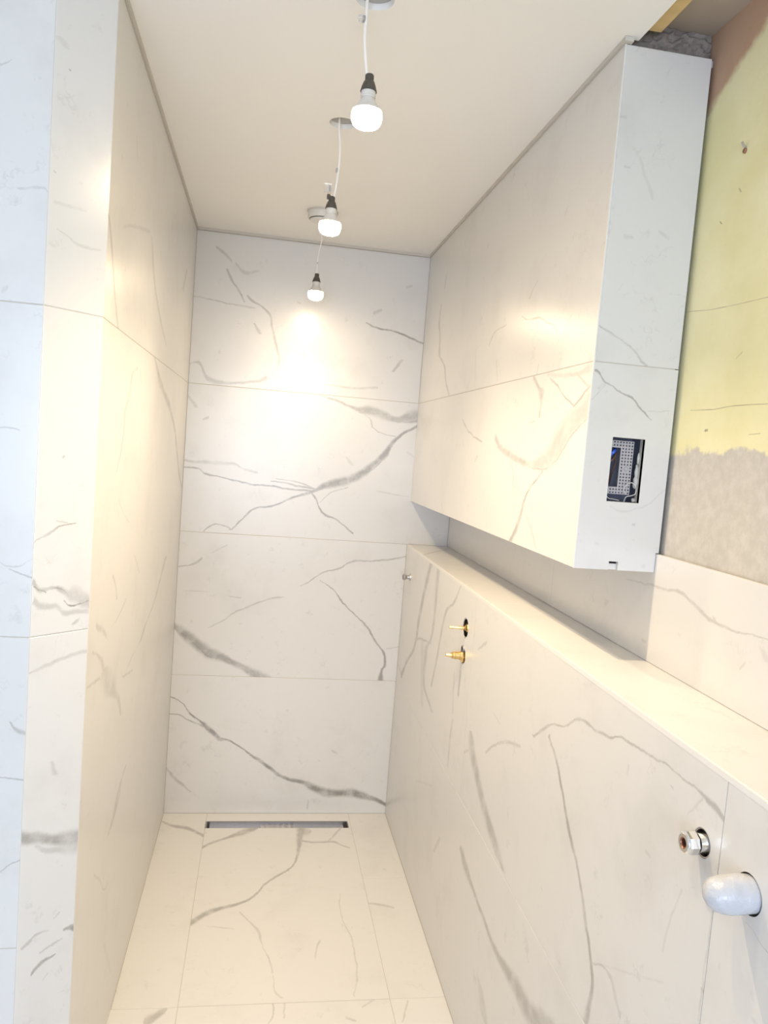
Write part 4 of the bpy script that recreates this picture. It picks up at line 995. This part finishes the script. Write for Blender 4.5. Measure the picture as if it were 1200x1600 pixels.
# ------------------------------------------------------------------ electrical box in the end of the boxed-out unit
eb = empty('electrical_box', ((SX0 + SX1) / 2, YB + 0.05, SZ0))
tag(eb, 'open electrical back box with perforated plate and loose wires in the tiled end', 'electrical box')
ex_, ey_, ez_ = eb.location
def eb_box(name, lo, hi, mat, bm=None):
    bm = box_bm([lo[0] - ex_, lo[1] - ey_, lo[2] - ez_], [hi[0] - ex_, hi[1] - ey_, hi[2] - ez_], bm)
    return bm if name is None else from_bm(name, bm, mat, eb)
q = 0.0006
bm = eb_box(None, (SX0 - 0.006, YB + 0.062, SZ0 - 0.006), (SX1 + 0.006, YB + 0.064, SZ1 + 0.006), None)
for lo, hi in (((SX0 - 0.006, YB + 0.021, SZ0 - 0.006), (SX0 - 0.004, YB + 0.062, SZ1 + 0.006)), ((SX1 + 0.004, YB + 0.021, SZ0 - 0.006), (SX1 + 0.006, YB + 0.062, SZ1 + 0.006)),
               ((SX0 - 0.004, YB + 0.021, SZ0 - 0.006), (SX1 + 0.004, YB + 0.062, SZ0 - 0.004)), ((SX0 - 0.004, YB + 0.021, SZ1 + 0.004), (SX1 + 0.004, YB + 0.062, SZ1 + 0.006))):
    eb_box(None, lo, hi, None, bm)
from_bm('back_box', bm, M['box'], eb)
# perforated plate, C-shaped, with square punched holes
PX0, PX1, PZ0, PZ1 = SX0 - 0.003, SX0 + 0.0555, SZ1 - 0.1145, SZ1 - 0.0055
OX1, OZ0, OZ1 = SX0 + 0.0265, SZ1 - 0.0985, SZ1 - 0.0215
pitch, hw = 0.0061, 0.0030
nxp = int((PX1 - PX0) / pitch); nzp = int((PZ1 - PZ0) / pitch)
xs_ = [PX0]; zs_ = [PZ0]
for i in range(nxp): xs_ += [PX0 + (i + 0.5) * (PX1 - PX0) / nxp - hw / 2, PX0 + (i + 0.5) * (PX1 - PX0) / nxp + hw / 2]
for i in range(nzp): zs_ += [PZ0 + (i + 0.5) * (PZ1 - PZ0) / nzp - hw / 2, PZ0 + (i + 0.5) * (PZ1 - PZ0) / nzp + hw / 2]
xs_.append(PX1); zs_.append(PZ1)
bm = bmesh.new()
yp = YB + 0.0165
gv = [[bm.verts.new((x - ex_, yp - ey_, z - ez_)) for z in zs_] for x in xs_]
scx, scz = SX0 + 0.0425, SZ1 - 0.062
for i in range(len(xs_) - 1):
    for j in range(len(zs_) - 1):
        cx_, cz_ = (xs_[i] + xs_[i + 1]) / 2, (zs_[j] + zs_[j + 1]) / 2
        if cx_ < OX1 and OZ0 < cz_ < OZ1: continue
        if i % 2 == 1 and j % 2 == 1 and math.hypot(cx_ - scx, cz_ - scz) > 0.006: continue
        bm.faces.new((gv[i][j], gv[i + 1][j], gv[i + 1][j + 1], gv[i][j + 1]))
loose = [v_ for v_ in bm.verts if not v_.link_faces]
bmesh.ops.delete(bm, geom=loose, context='VERTS')
ext = bmesh.ops.extrude_face_region(bm, geom=list(bm.faces))
for g_ in ext['geom']:
    if isinstance(g_, bmesh.types.BMVert): g_.co.y += 0.0014
pp = from_bm('perforated_plate', bm, M['plate'], eb)
from_bm('screw', lathe_bm([(0, -0.0022), (0.0030, -0.0020), (0.0042, -0.0008), (0.0042, 0.0), (0, 0.0)], 20, 'Y', origin=(scx - ex_, yp - ey_, scz - ez_)), M['plate'], pp, smooth=True)
def wire(name, pts, rad, mat):
    return from_bm(name, tube_bm([(p_[0] - ex_ + SX0, p_[1] - ey_ + YB, p_[2] - ez_ + SZ1) for p_ in pts], rad, 8), M[mat], eb, smooth=True)
wire('blue_wire', [(-0.002, 0.040, -0.056), (0.006, 0.026, -0.042), (0.012, 0.021, -0.031), (0.018, 0.022, -0.026), (0.026, 0.040, -0.022)], 0.0030, 'blue')
wire('blue_wire', [(0.002, 0.045, -0.046), (0.010, 0.024, -0.036), (0.017, 0.021, -0.027), (0.022, 0.036, -0.018)], 0.0028, 'blue')
wire('brown_wire', [(-0.003, 0.030, -0.060), (0.006, 0.024, -0.052), (0.016, 0.022, -0.043), (0.025, 0.028, -0.030)], 0.0028, 'brown')
wire('brown_wire', [(0.024, 0.048, -0.095), (0.022, 0.034, -0.070), (0.025, 0.030, -0.050), (0.022, 0.036, -0.026)], 0.0024, 'brown')
wire('earth_wire', [(-0.003, 0.024, -0.086), (0.005, 0.021, -0.080), (0.011, 0.026, -0.070), (0.014, 0.048, -0.060)], 0.0015, 'green')
wire('white_wire', [(0.044, 0.014, -0.132), (0.046, 0.010, -0.119), (0.056, 0.006, -0.115), (0.064, 0.006, -0.110), (0.064, 0.008, -0.096), (0.055, 0.010, -0.089), (0.045, 0.012, -0.095), (0.041, 0.013, -0.104), (0.046, 0.013, -0.114)], 0.0008, 'white_plastic')
wire('white_wire', [(0.004, 0.015, -0.118), (0.010, 0.012, -0.124), (0.020, 0.014, -0.125), (0.034, 0.015, -0.127)], 0.0008, 'white_plastic')
random.seed(3)
for (ax_, az_, s_, zs) in ((0.0675, -0.066, 0.0042, 3.6), (0.0665, -0.088, 0.0052, 2.6), (0.0685, -0.040, 0.0030, 4.0), (0.0030, -0.1255, 0.0050, 0.8), (0.0665, -0.1250, 0.0045, 1.0), (0.0025, -0.0035, 0.0040, 0.9)):
    bm = bmesh.new()
    bmesh.ops.create_icosphere(bm, subdivisions=2, radius=s_)
    for v_ in bm.verts:
        v_.co = v_.co * random.uniform(0.8, 1.15)
        v_.co.z *= zs
    from_bm('adhesive_lump', bm, M['adhesive'], eb, (SX0 + ax_ - ex_, YB + 0.0175 - ey_, SZ1 + az_ - ez_), smooth=True)

# ------------------------------------------------------------------ wall plug in the painted plaster
pg = empty('wall_plug', (XP, -1.866, 2.182))
tag(pg, 'small broken wall plug in the yellow painted plaster', 'wall plug')
from_bm('plug', lathe_bm([(0.0026, 0.004), (0.0048, 0.0), (0.0046, -0.003), (0.003, -0.004), (0.0026, 0.001)], 14, 'X', origin=(0, 0, -0.004)), M['red'], pg, smooth=True)
from_bm('screw', tube_bm([(0.006, 0, 0.0), (-0.004, -0.001, 0.003), (-0.010, -0.002, 0.010)], 0.0022, 8), M['steel'], pg, smooth=True)
